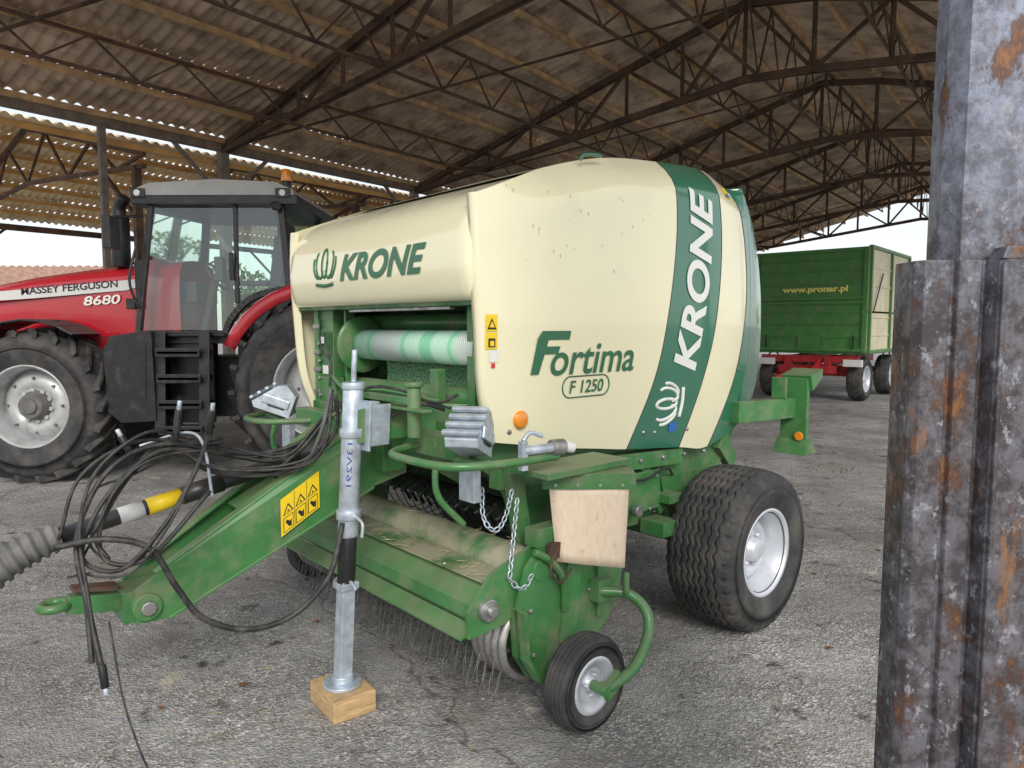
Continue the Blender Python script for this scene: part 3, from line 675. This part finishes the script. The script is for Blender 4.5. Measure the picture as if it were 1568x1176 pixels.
mb.tube([toL(p) for p in [(-1.48,2.5,.62),(-1.38,2.42,.30),(-1.25,2.40,.02),(-1.0,2.30,.012),(-.85,2.2,.012)]],.004,0,6,8)
mb.obj('hydraulic_hoses',[m_hose,mat('hose_grey',(.13,.13,.135),.5,0,.3,20)],baler)
mb=MB()
for p,q in (((-1.46,2.41,.50),(-1.445,2.40,.42)),((-1.38,2.85,1.23),(-1.36,2.85,1.36)),((-1.24,2.85,1.26),(-1.22,2.84,1.36)),((-1.50,2.75,1.18),(-1.54,2.74,1.27))):
    mb.cyl(toL(p),toL(q),.014,1,12); mb.cyl(toL(q),toL(Vector(q)+(Vector(q)-Vector(p))*.3),.009,0,10)
mb.tube([toL(p) for p in [(-1.28,2.95,.98),(-1.30,2.93,1.2),(-1.36,2.9,1.26),(-1.5,2.8,1.22)]],.007,0,6)
mb.obj('hose_couplings',[m_galv,m_black],baler,.001)
mb=MB()
m_straw=mat('straw',(.50,.42,.22),.8)
for i in range(260):
    if i<130: p=Vector((random.uniform(.0,.42),random.uniform(-.95,.95),random.uniform(.60,.67))); p.z=.747 if p.x<.16 else .674; p.x=min(max(p.x,.02 if p.x<.16 else .22),.13 if p.x<.16 else .32)
    else: p=Vector((random.uniform(.1,1.7),random.gauss(0,.5)+.3,.008))
    a=random.uniform(0,6.3); l=random.uniform(.015,.05); q=p+Vector((math.cos(a)*l,math.sin(a)*l,random.uniform(0,.004)))
    mb.bar(p,q,.002,.0015)
mb.obj('straw_bits',m_straw,baler)
jb=baler_inv.inverted()@Vector((.645,.39,.05))
mb=MB(); mb.box((0,0,0),(.20,.26,.098)); o=mb.obj('wooden_block',m_wood,None,.005); o.location=(jb.x,jb.y,.05); o.rotation_euler=(0,0,rad(38))

# ============================================================ TRACTOR
TY=8.55
tr=empty('farm_tractor',(-2.03,TY,0),math.pi)
def lugs(mb,c,R,W,n=22,h=.045):
    c=Vector(c)
    for s in (1,-1):
        for k in range(n):
            t0=2*math.pi*(k+(.5 if s<0 else 0))/n
            pts=[]
            for j in range(5):
                u=j/4; y=s*(.02+u*.46)*W; t=t0+u*.30*(.85/R); rr=R-.02*u*u-.0
                pts.append((y,t,rr))
            for j in range(4):
                v=[]
                for (y,t,rr) in (pts[j],pts[j+1]):
                    for dt,hh in ((-.028/R,-.03),(-.02/R,h),(.02/R,h),(.028/R,-.03)):
                        q=rr+hh; v.append(c+Vector((q*math.cos(t+dt),y,q*math.sin(t+dt))))
                mb.add(v,[(0,1,5,4),(1,2,6,5),(2,3,7,6),(0,1,2,3),(4,5,6,7)],0)
for nm,x,R_,W_,rr in (('front',3.17,.80,.58,.44),('rear',0,.98,.68,.52)):
    for s in (1,-1):
        yc=s*(1.10-W_/2); z=R_+.04
        tyre('%s_tyre_%s'%(nm,'near' if s>0 else 'far'),(x,yc,z),R_-.0,W_,rr,tr,None,72,8)
        mb=MB(); lugs(mb,(x,yc,z),R_,W_); mb.obj('%s_tread_%s'%(nm,'near' if s>0 else 'far'),m_rubber,tr)
        rim('%s_rim_%s'%(nm,'near' if s>0 else 'far'),(x,yc,z),rr,W_,s,tr,10,mat('rim_pale_'+nm+str(s),(.50,.52,.53),.4,.2,.1,6,((.26,.24,.21),.45,.8,5)))
        mb=MB(); mb.cyl((x,yc+s*.17*W_,z),(x,yc+s*.36*W_,z),.17,0,24,.13); mb.cyl((x,yc+s*.36*W_,z),(x,yc+s*.40*W_,z),.08,0,24)
        for k in range(8): t=k*math.pi/4; mb.cyl((x+.30*math.cos(t),yc+s*.20*W_,z+.30*math.sin(t)),(x+.30*math.cos(t),yc+s*.24*W_,z+.30*math.sin(t)),.018,0,6)
        mb.obj('%s_hub_%s'%(nm,'near' if s>0 else 'far'),mat('hub_grey_%s%d'%(nm,s),(.12,.12,.12),.6,0,.2,6,((.24,.22,.19),.45,.8,6)),tr,.005)
secs=[(1.75,.50,2.46,1.30),(2.3,.50,2.42,1.30),(2.9,.48,2.36,1.42),(3.5,.46,2.28,1.50),(4.1,.43,2.17,1.45),(4.45,.40,2.06,1.35),(4.58,.34,1.96,1.3)]
mb=MB(); rows=[]
for x,w_,zt,zb in secs:
    P=[(x,w_*.97,zb),(x,w_,zb+.3),(x,w_,zt-.30),(x,w_*.93,zt-.12),(x,w_*.7,zt-.02),(x,0,zt+.02)]
    P=P+[(a,-b,c) for a,b,c in P[-2::-1]]
    rows.append([tuple(p) for p in catmull(P,3)])
mb.grid(rows,0); mb.add(rows[-1],[list(range(len(rows[-1])))],1)
mb.obj('bonnet',[m_red,m_black],tr)
mb=MB(); mb.prism([(2.05,2.25),(4.2,2.06),(4.15,1.97),(3.4,2.02),(2.35,2.11),(2.08,2.18)],.508,.515,0); mb.obj('bonnet_stripe',mat('stripe_silver',(.66,.66,.64),.4),tr)
text_obj('bonnet_lettering','MASSEY FERGUSON',1.10,.082,lambda x,y:(3.54-x,.520,2.055+y+x*.082),m_ink,tr,0,.02)
text_obj('bonnet_model','8680',.42,.105,lambda x,y:(2.84-x,.517,1.935+y+x*.06),m_textw,tr,.15,.02)
mb=MB()
mb.prism([(1.8,1.62),(2.9,1.58),(3.6,1.52),(3.5,1.45),(2.4,1.40),(1.8,1.42)],.512,.518,0)
mb.obj('bonnet_swoosh',mat('red_dark',(.20,.008,.012),.3),tr)
mb=MB()
mb.box((2.9,0,1.0),(2.9,.6,.60),0); mb.box((3.17,0,.85),(.30,1.3,.28),0); mb.box((1.0,0,1.0),(1.9,.75,.7),0); mb.box((0,0,.98),(.5,1.2,.4),0)
mb.box((4.3,0,.9),(.5,.8,.5),0)
mb.prism([(1.84,1.66),(2.28,1.60),(2.36,1.45),(2.34,.78),(2.2,.66),(1.82,.68)],.45,1.0,0)
mb.prism([(1.90,1.50),(2.24,1.46),(2.26,.95),(1.92,.92)],1.0,1.008,0)
for i,z in enumerate((.58,.86,1.14,1.42)): mb.box((1.55,.86,z),(.46,.36,.045),0); mb.box((1.55,1.03,z+.0),(.48,.02,.10),0)
for x in (1.31,1.79): mb.bar((x,.98,.55),(x,.90,1.66),.03,.12,0)
mb.box((1.55,.70,1.1),(.5,.04,.95),0)
P=[(3.17+.93*math.cos(t),.84+.93*math.sin(t)) for t in [rad(28+ 12*k) for k in range(9)]]
for j in range(8): mb.bar((P[j][0],.80,P[j][1]),(P[j+1][0],.80,P[j+1][1]),.52,.025,0,(0,0,1))
mb.bar((3.0,.5,1.5),(3.0,.8,1.76),.08,.05,0)
mb.obj('chassis_and_steps',[m_black,m_steel],tr,.01)
mb=MB()
for s in (1,-1):
    rows=[]
    for t in [rad(25+9.5*k) for k in range(13)]:
        c_,s_=math.cos(t),math.sin(t); rows.append([(1.17*c_,s*.50,1.02+1.17*s_),(1.17*c_,s*1.02,1.02+1.17*s_),(1.13*c_,s*1.06,1.02+1.13*s_),(1.02*c_,s*1.065,1.02+1.02*s_)])
    mb.grid(rows,0)
mb.obj('rear_fenders',m_red,tr,solid=.02)
mb=MB(); zt=3.07
def pil(a,b,w=.06): mb.bar(a,b,w,w,0)
for s in (1,-1):
    y=s*.80; yt=s*.72
    pil((2.08,y,1.60),(1.92,yt,zt)); pil((.98,y,1.95),(1.00,yt,zt),.045); pil((.40,y,2.05),(.50,yt,zt),.07)
    pil((2.08,y,1.62),(1.12,y,1.62),.06); 
    P=catmull([(1.12,y,1.62),(1.04,y,1.80),(.80,y,2.02),(.40,y,2.12)],5)
    for j in range(len(P)-1): mb.bar(P[j],P[j+1],.07,.07,0)
    pil((2.0,yt,zt),(.45,yt,zt),.07)
pil((1.92,-.72,zt),(1.92,.72,zt)); pil((2.08,-.8,1.62),(2.08,.8,1.62)); pil((.5,-.72,zt),(.5,.72,zt)); pil((.4,-.8,2.1),(.4,.8,2.1))
mb.box((1.2,0,1.55),(1.75,1.5,.08),0)
for s in (1,-1):
    mb.bar((2.0,s*.75,2.9),(2.15,s*1.05,2.85),.03,.03,0); mb.box((2.17,s*1.08,2.68),(.08,.20,.34),0)
    mb.cyl((2.05,s*.62,3.13),(2.12,s*.62,3.13),.06,0); mb.cyl((.55,s*.80,3.0),(.50,s*.84,3.0),.05,0)
mb.cyl((2.45,.40,2.38),(2.45,.40,2.95),.10,0,24); mb.tube([(2.45,.40,2.9),(2.45,.40,3.05),(2.36,.44,3.16)],.07,0,16)
mb.tube([(2.04,.85,1.9),(2.10,.90,2.2),(2.04,.83,2.6)],.015,0,8); mb.box((1.02,.83,2.35),(.05,.03,.3),0)
mb.box((2.20,.66,1.95),(.10,.12,.12),0); mb.box((.0,.60,2.20),(.9,.06,.06),0); mb.box((2.16,.40,2.2),(.14,.30,.5),0)
mb.obj('cab_frame',m_black,tr,.008)
mb=MB()
mb.prism([(2.12,3.10),(2.10,3.17),(1.9,3.25),(1.2,3.29),(.55,3.26),(.34,3.18),(.33,3.10)],-.80,.80,0)
mb.obj('cab_roof',m_roofgrey,tr,.03)
mb=MB(); mb.box((1.2,0,3.07),(1.80,1.62,.10))
for x in (2.02,.45): mb.box((x,.815,3.14),(.16,.02,.10)); mb.cyl((x,.82,3.14),(x,.835,3.14),.035,1,16)
mb.obj('cab_roof_trim',[m_black,m_white],tr,.01)
mb=MB()
for s in (1,-1):
    mb.add([(2.06,s*.79,1.66),(1.12,s*.79,1.66),(1.0,s*.79,1.9),(.45,s*.79,2.15),(.52,s*.72,3.05),(1.92,s*.72,3.05)],[(0,1,2,3,4,5)])
mb.add([(2.09,-.78,1.66),(2.09,.78,1.66),(1.94,.70,3.05),(1.94,-.70,3.05)],[(0,1,2,3)]); mb.add([(.39,-.78,2.15),(.39,.78,2.15),(.48,.70,3.05),(.48,-.70,3.05)],[(0,1,2,3)])
mb.obj('cab_glazing',m_glass,tr)
mb=MB()
mb.box((.95,0,2.0),(.50,.52,.14),0); mb.box((.72,0,2.4),(.14,.50,.70),0,(0,rad(-8),0)); mb.box((.66,0,2.83),(.10,.28,.16),0); mb.box((1.0,.32,2.2),(.4,.10,.06),0); mb.box((.95,0,1.75),(.3,.3,.4),0)
mb.bar((1.70,0,1.65),(1.55,0,2.25),.08,.08,0)
Pw=[(1.52+.10*math.cos(2*math.pi*k/20),.20*math.sin(2*math.pi*k/20),2.30+.15*math.cos(2*math.pi*k/20)) for k in range(21)]
mb.tube(Pw,.017,0,8,0); mb.box((1.75,0,2.1),(.2,.6,.25),0); mb.box((1.3,.45,2.35),(.10,.12,.28),0); mb.box((.62,-.2,1.9),(.3,.9,.6),0)
mb.obj('cab_interior',mat('cab_interior_grey',(.08,.08,.085),.7),tr,.02)
mb=MB(); mb.cyl((.44,.70,3.20),(.44,.70,3.28),.05,1); mb.cyl((.44,.70,3.28),(.44,.70,3.41),.06,0,20,.05); mb.obj('beacon',[m_amber,m_black],tr,.005)

# ============================================================ SHED
PX,PY=.6111,.7915
def S(p,q,z): return (PX*p+PY*q, PY*p-PX*q, z)
shed=empty('open_machinery_shed')
def slope_roof(mb,mbp,q0,z0,q1,z1,p0,p1,rows,seed,pspace=1,gaps=.02):
    rnd=random.Random(seed); step=.0295; n=int((p1-p0)/step); per=.177
    def zz(q): return z0+(z1-z0)*(q-q0)/(q1-q0)
    dq=(q1-q0)/rows; sg=1 if dq>0 else -1
    for r in range(rows):
        qa=q0+dq*r; qb=q0+dq*(r+1)
        jit=[rnd.uniform(-.012,.012) for _ in range(200)]; drop=[rnd.random()<gaps for _ in range(200)]; tl=[rnd.uniform(-.01,.014) for _ in range(200)]
        up=z1>z0
        V=[];Fc=[]
        for i in range(n+1):
            p=p0+i*step; k=int((p-p0)/1.06); c=.028*math.cos(2*math.pi*p/per)
            for j,(q,e) in enumerate(((qa-sg*.10,.0),(qb-sg*.02,1.),(qb+sg*.05,1.))):
                dz=(.026 if e==0 else -.026) if up else (-.026 if e==0 else .026)
                V.append(S(p,q,zz(q)+c+jit[k]+dz+tl[k]*e))
        for i in range(n):
            k=int(i*step/1.06)
            Fc.append((i*3,i*3+1,(i+1)*3+1,(i+1)*3))
            if not drop[k]: Fc.append((i*3+1,i*3+2,(i+1)*3+2,(i+1)*3+1))
        mb.add(V,Fc,0,True)
        if mbp is not None:
            q=qa+.02
            L_=(p1-p0)/6
            for s_ in range(6):
                a=p0+L_*s_; b=a+L_; j1=rnd.uniform(-.015,.015)
                mbp.bar(S(a,q+j1,zz(q)-.10),S(b,q-j1,zz(q)-.10),.055,.085)
QE=-11.84; QR=-4.0; QX=1.25; P0=-.6; P1=33.
ZE=5.02; ZR=7.15; ZX=5.72
mb=MB(); mp=MB()
slope_roof(mb,mp,QE+.16,ZE,QR,ZR,P0,P1,9,1,gaps=.03)
slope_roof(mb,mp,QR,ZR,QX,ZX,P0,P1,6,2,gaps=.03)
mb.obj('roof_sheets',m_fiber,shed,recalc=False); mp.obj('purlins',m_purlin,shed)
mb=MB()
TP=[2.25+4.7*k for k in range(7)]
def ztopc(q): return (ZE+(ZR-ZE)*(q-QE)/(QR-QE) if q<QR else ZR+(ZX-ZR)*(q-QR)/(QX-QR))-.20
def zbot(q):
    t=(q-QE)/(QR-QE) if q<QR else 1-(q-QR)/(QX-QR)*.62
    return 4.78+.95*t
for p in TP:
    nq=12; qs=[QE+.1+(QX-QE-.2)*i/nq for i in range(nq+1)]
    for i in range(nq):
        for o_ in (-.05,.05):
            mb.bar(S(p+o_,qs[i],ztopc(qs[i])),S(p+o_,qs[i+1],ztopc(qs[i+1])),.035,.10)
            mb.bar(S(p+o_,qs[i],zbot(qs[i])),S(p+o_,qs[i+1],zbot(qs[i+1])),.035,.10)
        if i%2==0: mb.bar(S(p,qs[i],zbot(qs[i])),S(p,qs[i+1],ztopc(qs[i+1])),.05,.06)
        else: mb.bar(S(p,qs[i],ztopc(qs[i])),S(p,qs[i+1],zbot(qs[i+1])),.05,.06)
        mb.bar(S(p,qs[i],zbot(qs[i])),S(p,qs[i],ztopc(qs[i])),.05,.06)
for q in (-9.8,-7.6,-5.5,-4.0,-2.3,-.6):
    for k in range(len(TP)-1):
        a,b=TP[k],TP[k+1]; n=4
        zt_,zb_=ztopc(q)-.02,zbot(q) if q in (-7.6,-4.0,-.6) else ztopc(q)-.45
        mb.bar(S(a,q,zb_),S(b,q,zb_),.04,.04); mb.bar(S(a,q,zt_),S(b,q,zt_),.04,.04)
        for j in range(n):
            x0=a+(b-a)*j/n; x1=a+(b-a)*(j+1)/n; xm=(x0+x1)/2
            mb.bar(S(x0,q,zb_),S(xm,q,zt_),.025,.025); mb.bar(S(xm,q,zt_),S(x1,q,zb_),.025,.025)
for k in range(len(TP)-1):
    mb.bar(S(TP[k],QE+.2,ztopc(QE+.2)-.05),S(TP[k+1],QR,ztopc(QR)-.05),.04,.03)
mb.obj('roof_trusses',m_truss,shed)
mb=MB()
mb.bar(S(P0,QE,4.86),S(P1,QE,4.86),.14,.16)
for k,p in enumerate(TP): 
    mb.box(S(p,QE,2.4),(.16,.16,4.8),0,(0,0,math.atan2(PY,PX)))
    for d_ in (-.9,.9): mb.bar(S(p,QE,3.95),S(p+d_,QE,4.8),.06,.06)
mb.box(S(4.9,QE+.1,2.4),(.10,.10,4.8),0,(0,0,math.atan2(PY,PX)))
for p in TP[1:]: mb.box(S(p,QX-.2,2.75),(.16,.16,5.5),0,(0,0,math.atan2(PY,PX)))
mb.obj('eave_beam_and_posts',m_conc,shed,.006)
shed2=empty('neighbouring_open_shed')
mb=MB(); mp=MB()
slope_roof(mb,mp,-12.05,4.72,-17.2,6.0,2.4,33,5,3,gaps=0)
slope_roof(mb,mp,-17.2,6.0,-22.4,4.55,2.4,33,7,4,gaps=.02)
mb.obj('roof_sheets',m_fiber_lit,shed2,recalc=False); mp.obj('purlins',m_purlin_lit,shed2)
mb=MB()
z2=lambda q:(4.72+(6.0-4.72)*(q+12.05)/(-5.15) if q>-17.2 else 6.0-1.45*(-17.2-q)/5.2)-.18
for k in range(1,7):
    p=1.0+4.7*k; qs=[-12.1-1.03*i for i in range(11)]
    for i in range(10):
        zb=lambda q:4.35+.35*(1-abs(q+17.2)/5.2)
        mb.bar(S(p,qs[i],z2(qs[i])),S(p,qs[i+1],z2(qs[i+1])),.08,.09); mb.bar(S(p,qs[i],zb(qs[i])),S(p,qs[i+1],zb(qs[i+1])),.07,.07)
        mb.bar(S(p,qs[i],zb(qs[i]) if i%2 else z2(qs[i])),S(p,qs[i+1],z2(qs[i+1]) if i%2 else zb(qs[i+1])),.04,.05)
    for q in (-12.4,-22.3): mb.box(S(p,q,2.2),(.12,.12,4.4),0,(0,0,math.atan2(PY,PX)))
    for d_ in (-1.2,1.2): mb.bar(S(p,-22.3,3.3),S(p+d_,-22.3,4.4),.06,.06); 
    mb.bar(S(p,-12.4,3.5),S(p,-13.6,4.4),.06,.06)
mb.bar(S(2.4,-22.3,4.35),S(33,-22.3,4.35),.1,.16)
mb.obj('frame',m_truss,shed2)

# ============================================================ NEAR COLUMN
col=empty('steel_column')
def plan(mb,pts,z0,z1):
    n=len(pts); v=[(x,y,z0) for x,y in pts]+[(x,y,z1) for x,y in pts]
    mb.add(v,[list(range(n)),list(range(2*n-1,n-1,-1))]+[(k,(k+1)%n,n+(k+1)%n,n+k) for k in range(n)])
mb=MB()
# upper rolled shaft with rounded nose
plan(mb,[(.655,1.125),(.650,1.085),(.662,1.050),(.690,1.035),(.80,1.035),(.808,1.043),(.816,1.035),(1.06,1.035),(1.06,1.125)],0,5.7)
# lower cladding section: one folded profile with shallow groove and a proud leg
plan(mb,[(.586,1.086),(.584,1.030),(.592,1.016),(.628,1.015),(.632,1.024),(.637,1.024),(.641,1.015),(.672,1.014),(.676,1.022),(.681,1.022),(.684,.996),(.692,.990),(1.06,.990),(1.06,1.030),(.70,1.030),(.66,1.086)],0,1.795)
mb.add([(.684,.9895,1.795),(1.06,.9895,1.795),(1.06,.9895,1.815),(.690,.9895,1.812),(.684,1.02,1.795),(1.06,1.02,1.795),(1.06,1.02,1.815),(.690,1.02,1.812)],[(0,1,2,3),(4,5,6,7),(3,2,6,7),(0,3,7,4)])
for z in (.35,.8,1.25,1.68): mb.cyl((.80,.991,z),(.80,.980,z),.011,0,8)
mb.tube([(.688,.990,.0),(.689,.989,.4),(.687,.990,.8),(.689,.989,1.2),(.688,.990,1.79)],.004,0,6,5)
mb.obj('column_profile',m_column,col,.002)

# ============================================================ TRAILER
trl=empty('tipping_trailer')
ux=Vector((.75,-.66,0)); uy=Vector((.66,.75,0))
C0=Vector((7.8,15.5,0))
trl.matrix_world=Matrix(((ux.x,uy.x,0,C0.x),(ux.y,uy.y,0,C0.y),(0,0,1,0),(0,0,0,1)))
m_tg=mat('trailer_green',(.055,.22,.045),.4,0,.12,3,(DUST,.5,.9,4))
m_tc=mat('trailer_cream',(.76,.70,.48),.45,0,.10,3,(DUST,.55,.95,4))
mb=MB(); W_,Ln=2.5,3.5
z0,z1=1.12,3.44; zm=2.0
mb.box((-W_/2,0,(z0+z1)/2),(W_,.05,z1-z0),0); mb.box((-W_/2,Ln,(z0+z1)/2),(W_,.05,z1-z0),0)
mb.box((0,Ln/2,(z0+zm)/2),(.05,Ln,zm-z0),1); mb.box((0,Ln/2,(z1+zm)/2+.02),(.05,Ln,z1-zm-.04),1); mb.box((-W_,Ln/2,(z0+z1)/2),(.05,Ln,z1-z0),0)
mb.box((-W_/2,Ln/2,z0),(W_,Ln,.08),0)
zc=2.28
for z in (z0+.06,zc-.04,zc+.06,z1-.04): mb.box((-W_/2,-.045,z),(W_,.05,.08),0)
for z in (1.45,1.75,2.0,2.65,2.95,3.2): mb.box((-W_/2,-.032,z),(W_-.1,.02,.035),0)
for x in (-.04,-W_+.04): mb.box((x,-.055,(z0+z1)/2),(.09,.06,z1-z0),0)
for y in (.04,Ln/2,Ln-.04): mb.box((.045,y,(z0+z1)/2),(.06,.09,z1-z0),0)
for z in (z1,z0+.02): mb.box((.03,Ln/2,z),(.09,Ln,.07),0)
for z in (1.5,1.9,2.6,3.0): mb.box((.035,Ln/2,z),(.02,Ln-.1,.04),1)
mb.box((-1.2,-.08,1.35),(.5,.04,.28),0); mb.box((-1.2,-.10,1.35),(.36,.02,.18),0)
for x in (-.25,-2.2): mb.bar((x,-.09,1.2),(x,-.09,1.5),.03,.03,2)
mb.bar((.07,.2,2.0),(.07,.9,2.9),.02,.04,2)
mb.obj('tipper_body',[m_tg,m_tc,m_ink],trl,.006)
text_obj('trailer_lettering','www.pronar.pl',1.45,.18,lambda x,y:(-1.85+x,-.060,2.44+y),mat('decal_yellow',(.88,.82,.2),.4),trl,0,.04)
mb=MB()
for x in (-.8,-1.7): mb.box((x,Ln/2,.92),(.14,Ln+.1,.22),0)
mb.box((-W_/2,.1,.95),(2.2,.12,.16),0); mb.box((-W_/2,.5,.62),(2.0,.14,.14),0); mb.box((-W_/2,2.8,.62),(2.0,.14,.14),0); mb.box((-W_/2,.0,.72),(1.3,.08,.18),0)
mb.bar((-W_/2,-.1,.75),(-W_/2-.3,-1.2,.55),.12,.12,0); mb.box((-.25,-.02,.88),(.4,.10,.16),1); mb.box((-2.2,-.02,.88),(.4,.10,.16),1)
mb.bar((-W_/2+.3,0,.9),(-W_/2+.2,-.4,.6),.05,.2,0)
mb.obj('trailer_chassis',[m_redf,m_white],trl,.01)
for x in (-.25,-W_+.25):
    for y in (.55,2.8):
        w=empty('wheel_mount',(0,0,0)); w.parent=trl; w.location=(x,y,.50); w.rotation_euler=(0,0,rad(90))
        tyre('trailer_tyre',(0,0,0),.50,.34,.29,w,lambda t,y_:1. if ((t*36/6.283+abs(y_)*1.2)%1)<.4 and abs(y_)>.15 else 0.,144,16,.02); rim('trailer_rim',(0,0,0),.29,.34,-1 if x>-1 else 1,w)
        mb=MB(); mb.tube([(.60*math.cos(rad(a)),0,.60*math.sin(rad(a))) for a in range(20,170,15)],.02,0,6,0); mb.obj('mudguard_bar',m_black,w)

# ============================================================ GROUND & SURROUNDINGS
mb=MB(); mb.add([(-300,-300,0),(300,-300,0),(300,300,0),(-300,300,0)],[(0,1,2,3)]); mb.obj('ground',m_ground)
mb=MB()
for i in range(900):
    p=Vector((random.uniform(-4,5),random.uniform(1.2,9),0)); r=random.uniform(.003,.011)
    mb.add([p+Vector((math.cos(a)*r*random.uniform(.7,1.2),math.sin(a)*r,.001)) for a in (0,1.2,2.5,3.7,5.)]+[p+Vector((0,0,r*.7))],[(0,1,5),(1,2,5),(2,3,5),(3,4,5),(4,0,5)],0)
for i in range(50):
    p=Vector((random.uniform(-3,3.5),random.uniform(1.5,8),.006)); r=random.uniform(.012,.03); a0=random.uniform(0,6)
    mb.add([p+Vector((math.cos(a0+a)*r*(1 if k%2 else .6),math.sin(a0+a)*r*.8,random.uniform(0,.01))) for k,a in enumerate((0,1.,2.1,3.1,4.2,5.3))],[(0,1,2,3,4,5)],1)
mb.obj('pebbles_and_leaves',[mat('pebble',(.32,.30,.27),.9,0,.4,3),mat('dry_leaf',(.20,.09,.04),.8,0,.3,8)])
mb=MB()
for cx,cy in ((3.9,8.2),(1.7,4.4),(4.2,6.0),(1.55,4.9),(-3.9,4.0),(6.6,14.)):
    for i in range(26):
        p=Vector((cx+random.gauss(0,.12),cy+random.gauss(0,.09),0)); a=random.uniform(0,6.3); l=random.uniform(.02,.055); w_=.004
        d_=Vector((math.cos(a),math.sin(a),0)); n_=Vector((-d_.y,d_.x,0))
        mb.add([p-n_*w_,p+n_*w_,p+d_*l*.5+Vector((0,0,l*.6))+n_*w_,p+d_*l+Vector((0,0,l*.7)),p+d_*l*.5+Vector((0,0,l*.6))-n_*w_],[(0,1,2,3,4)])
mb.obj('weeds',mat('weed_green',(.07,.12,.03),.7,0,.3,5))
hs=empty('tiled_roof_house')
m_tile=mat('clay_tiles',(.36,.22,.16),.8,0,.3,4); m_wall=mat('rendered_wall',(.55,.50,.42),.9,0,.1,1)
mb=MB(); HX,HY=-36,40
mb.box((HX,HY,1.6),(26,8,3.2),0); 
for x in range(-46,-25,4): mb.box((x,HY-4.02,1.7),(1.1,.06,1.3),1)
mb.obj('walls_and_windows',[m_wall,m_ink],hs)
mb=MB(); rows=[]
for i in range(180):
    x=HX-13.5+27*i/179; z=.06*math.cos(i*2.0); rows.append([(x,HY-4.6,3.1+z),(x,HY,5.1+z),(x,HY+4.6,3.1+z)])
mb.grid(rows,0,False); mb.obj('tiled_roof',m_tile,hs,recalc=False)
def leaves(mb,c,rx,rz,n,sz,rnd):
    cl=[(Vector((rnd.gauss(0,.5)*rx,rnd.gauss(0,.5)*rx,rnd.gauss(0,.45)*rz))+Vector(c),rnd.uniform(.25,.5)*rx) for _ in range(14)]
    for i in range(n):
        cc,r=rnd.choice(cl); d=Vector((rnd.gauss(0,1),rnd.gauss(0,1),rnd.gauss(0,1))).normalized()*r*rnd.uniform(.6,1.05)
        p=cc+d; u=Vector((rnd.gauss(0,1),rnd.gauss(0,1),rnd.gauss(0,1))).normalized(); w_=u.orthogonal().normalized(); s_=sz*rnd.uniform(.6,1.3)
        mb.add([p-u*s_,p+w_*s_*.6,p+u*s_,p-w_*s_*.6],[(0,1,2,3)],rnd.choice((0,0,1)))
rnd=random.Random(5); mb=MB(); tk=MB()
for i in range(16):
    x=-24+6.5*i+rnd.uniform(-2,2); y=56+rnd.uniform(-5,8); h=rnd.uniform(4,7.5)
    if x>8: y+=30; h*=.8
    leaves(mb,(x,y,h*.62),h*.48,h*.40,620,.30,rnd); tk.cyl((x,y,0),(x,y,h*.7),.22,0,8,.08)
    for k in range(4): a=rnd.uniform(0,6.3); tk.cyl((x,y,h*.35),(x+math.cos(a)*h*.25,y+math.sin(a)*h*.25,h*.7),.10,0,6,.03)
tp=empty('distant_trees'); mb.obj('foliage',[mat('foliage_dark',(.05,.09,.025),.8,0,.3,1),mat('foliage_light',(.09,.15,.04),.8,0,.3,1)],tp,recalc=False); tk.obj('trunks',mat('bark',(.10,.075,.055),.9,0,.3,3),tp)

# ============================================================ LIGHT, CAMERA
w=bpy.data.worlds.new('World'); scene.world=w; w.use_nodes=True
nt=w.node_tree; bg=nt.nodes['Background']; sk=nt.nodes.new('ShaderNodeTexSky'); sk.sky_type='NISHITA'; sk.sun_disc=False
el,az=rad(34),rad(172)     # light comes in through the open front of the shed, behind the camera
sk.sun_elevation=el; sk.sun_rotation=az; sk.air_density=1.0; sk.dust_density=1.5; sk.altitude=100
hz=nt.nodes.new('ShaderNodeMix'); hz.data_type='RGBA'; hz.inputs[0].default_value=.65; hz.inputs[7].default_value=(8.0,8.0,8.0,1)   # high thin cloud veil
nt.links.new(sk.outputs[0],hz.inputs[6]); nt.links.new(hz.outputs[2],bg.inputs[0]); bg.inputs[1].default_value=.15
sd=bpy.data.lights.new('sun','SUN'); sd.energy=2.4; sd.angle=rad(24); sd.color=(1,.96,.90)
so=bpy.data.objects.new('sun',sd); scene.collection.objects.link(so)
dv=Vector((math.sin(az)*math.cos(el),math.cos(az)*math.cos(el),math.sin(el)))
so.rotation_euler=dv.to_track_quat('Z','Y').to_euler()
cd=bpy.data.cameras.new('camera'); cam=bpy.data.objects.new('camera',cd); scene.collection.objects.link(cam)
cam.location=(0,0,1.7); cam.rotation_euler=(rad(90-4.68),0,0); cd.lens=24.7; cd.sensor_width=36; cd.clip_end=1000; cd.clip_start=.05
scene.camera=cam
scene.view_settings.view_transform='Standard'; scene.view_settings.look='None'; scene.view_settings.exposure=0
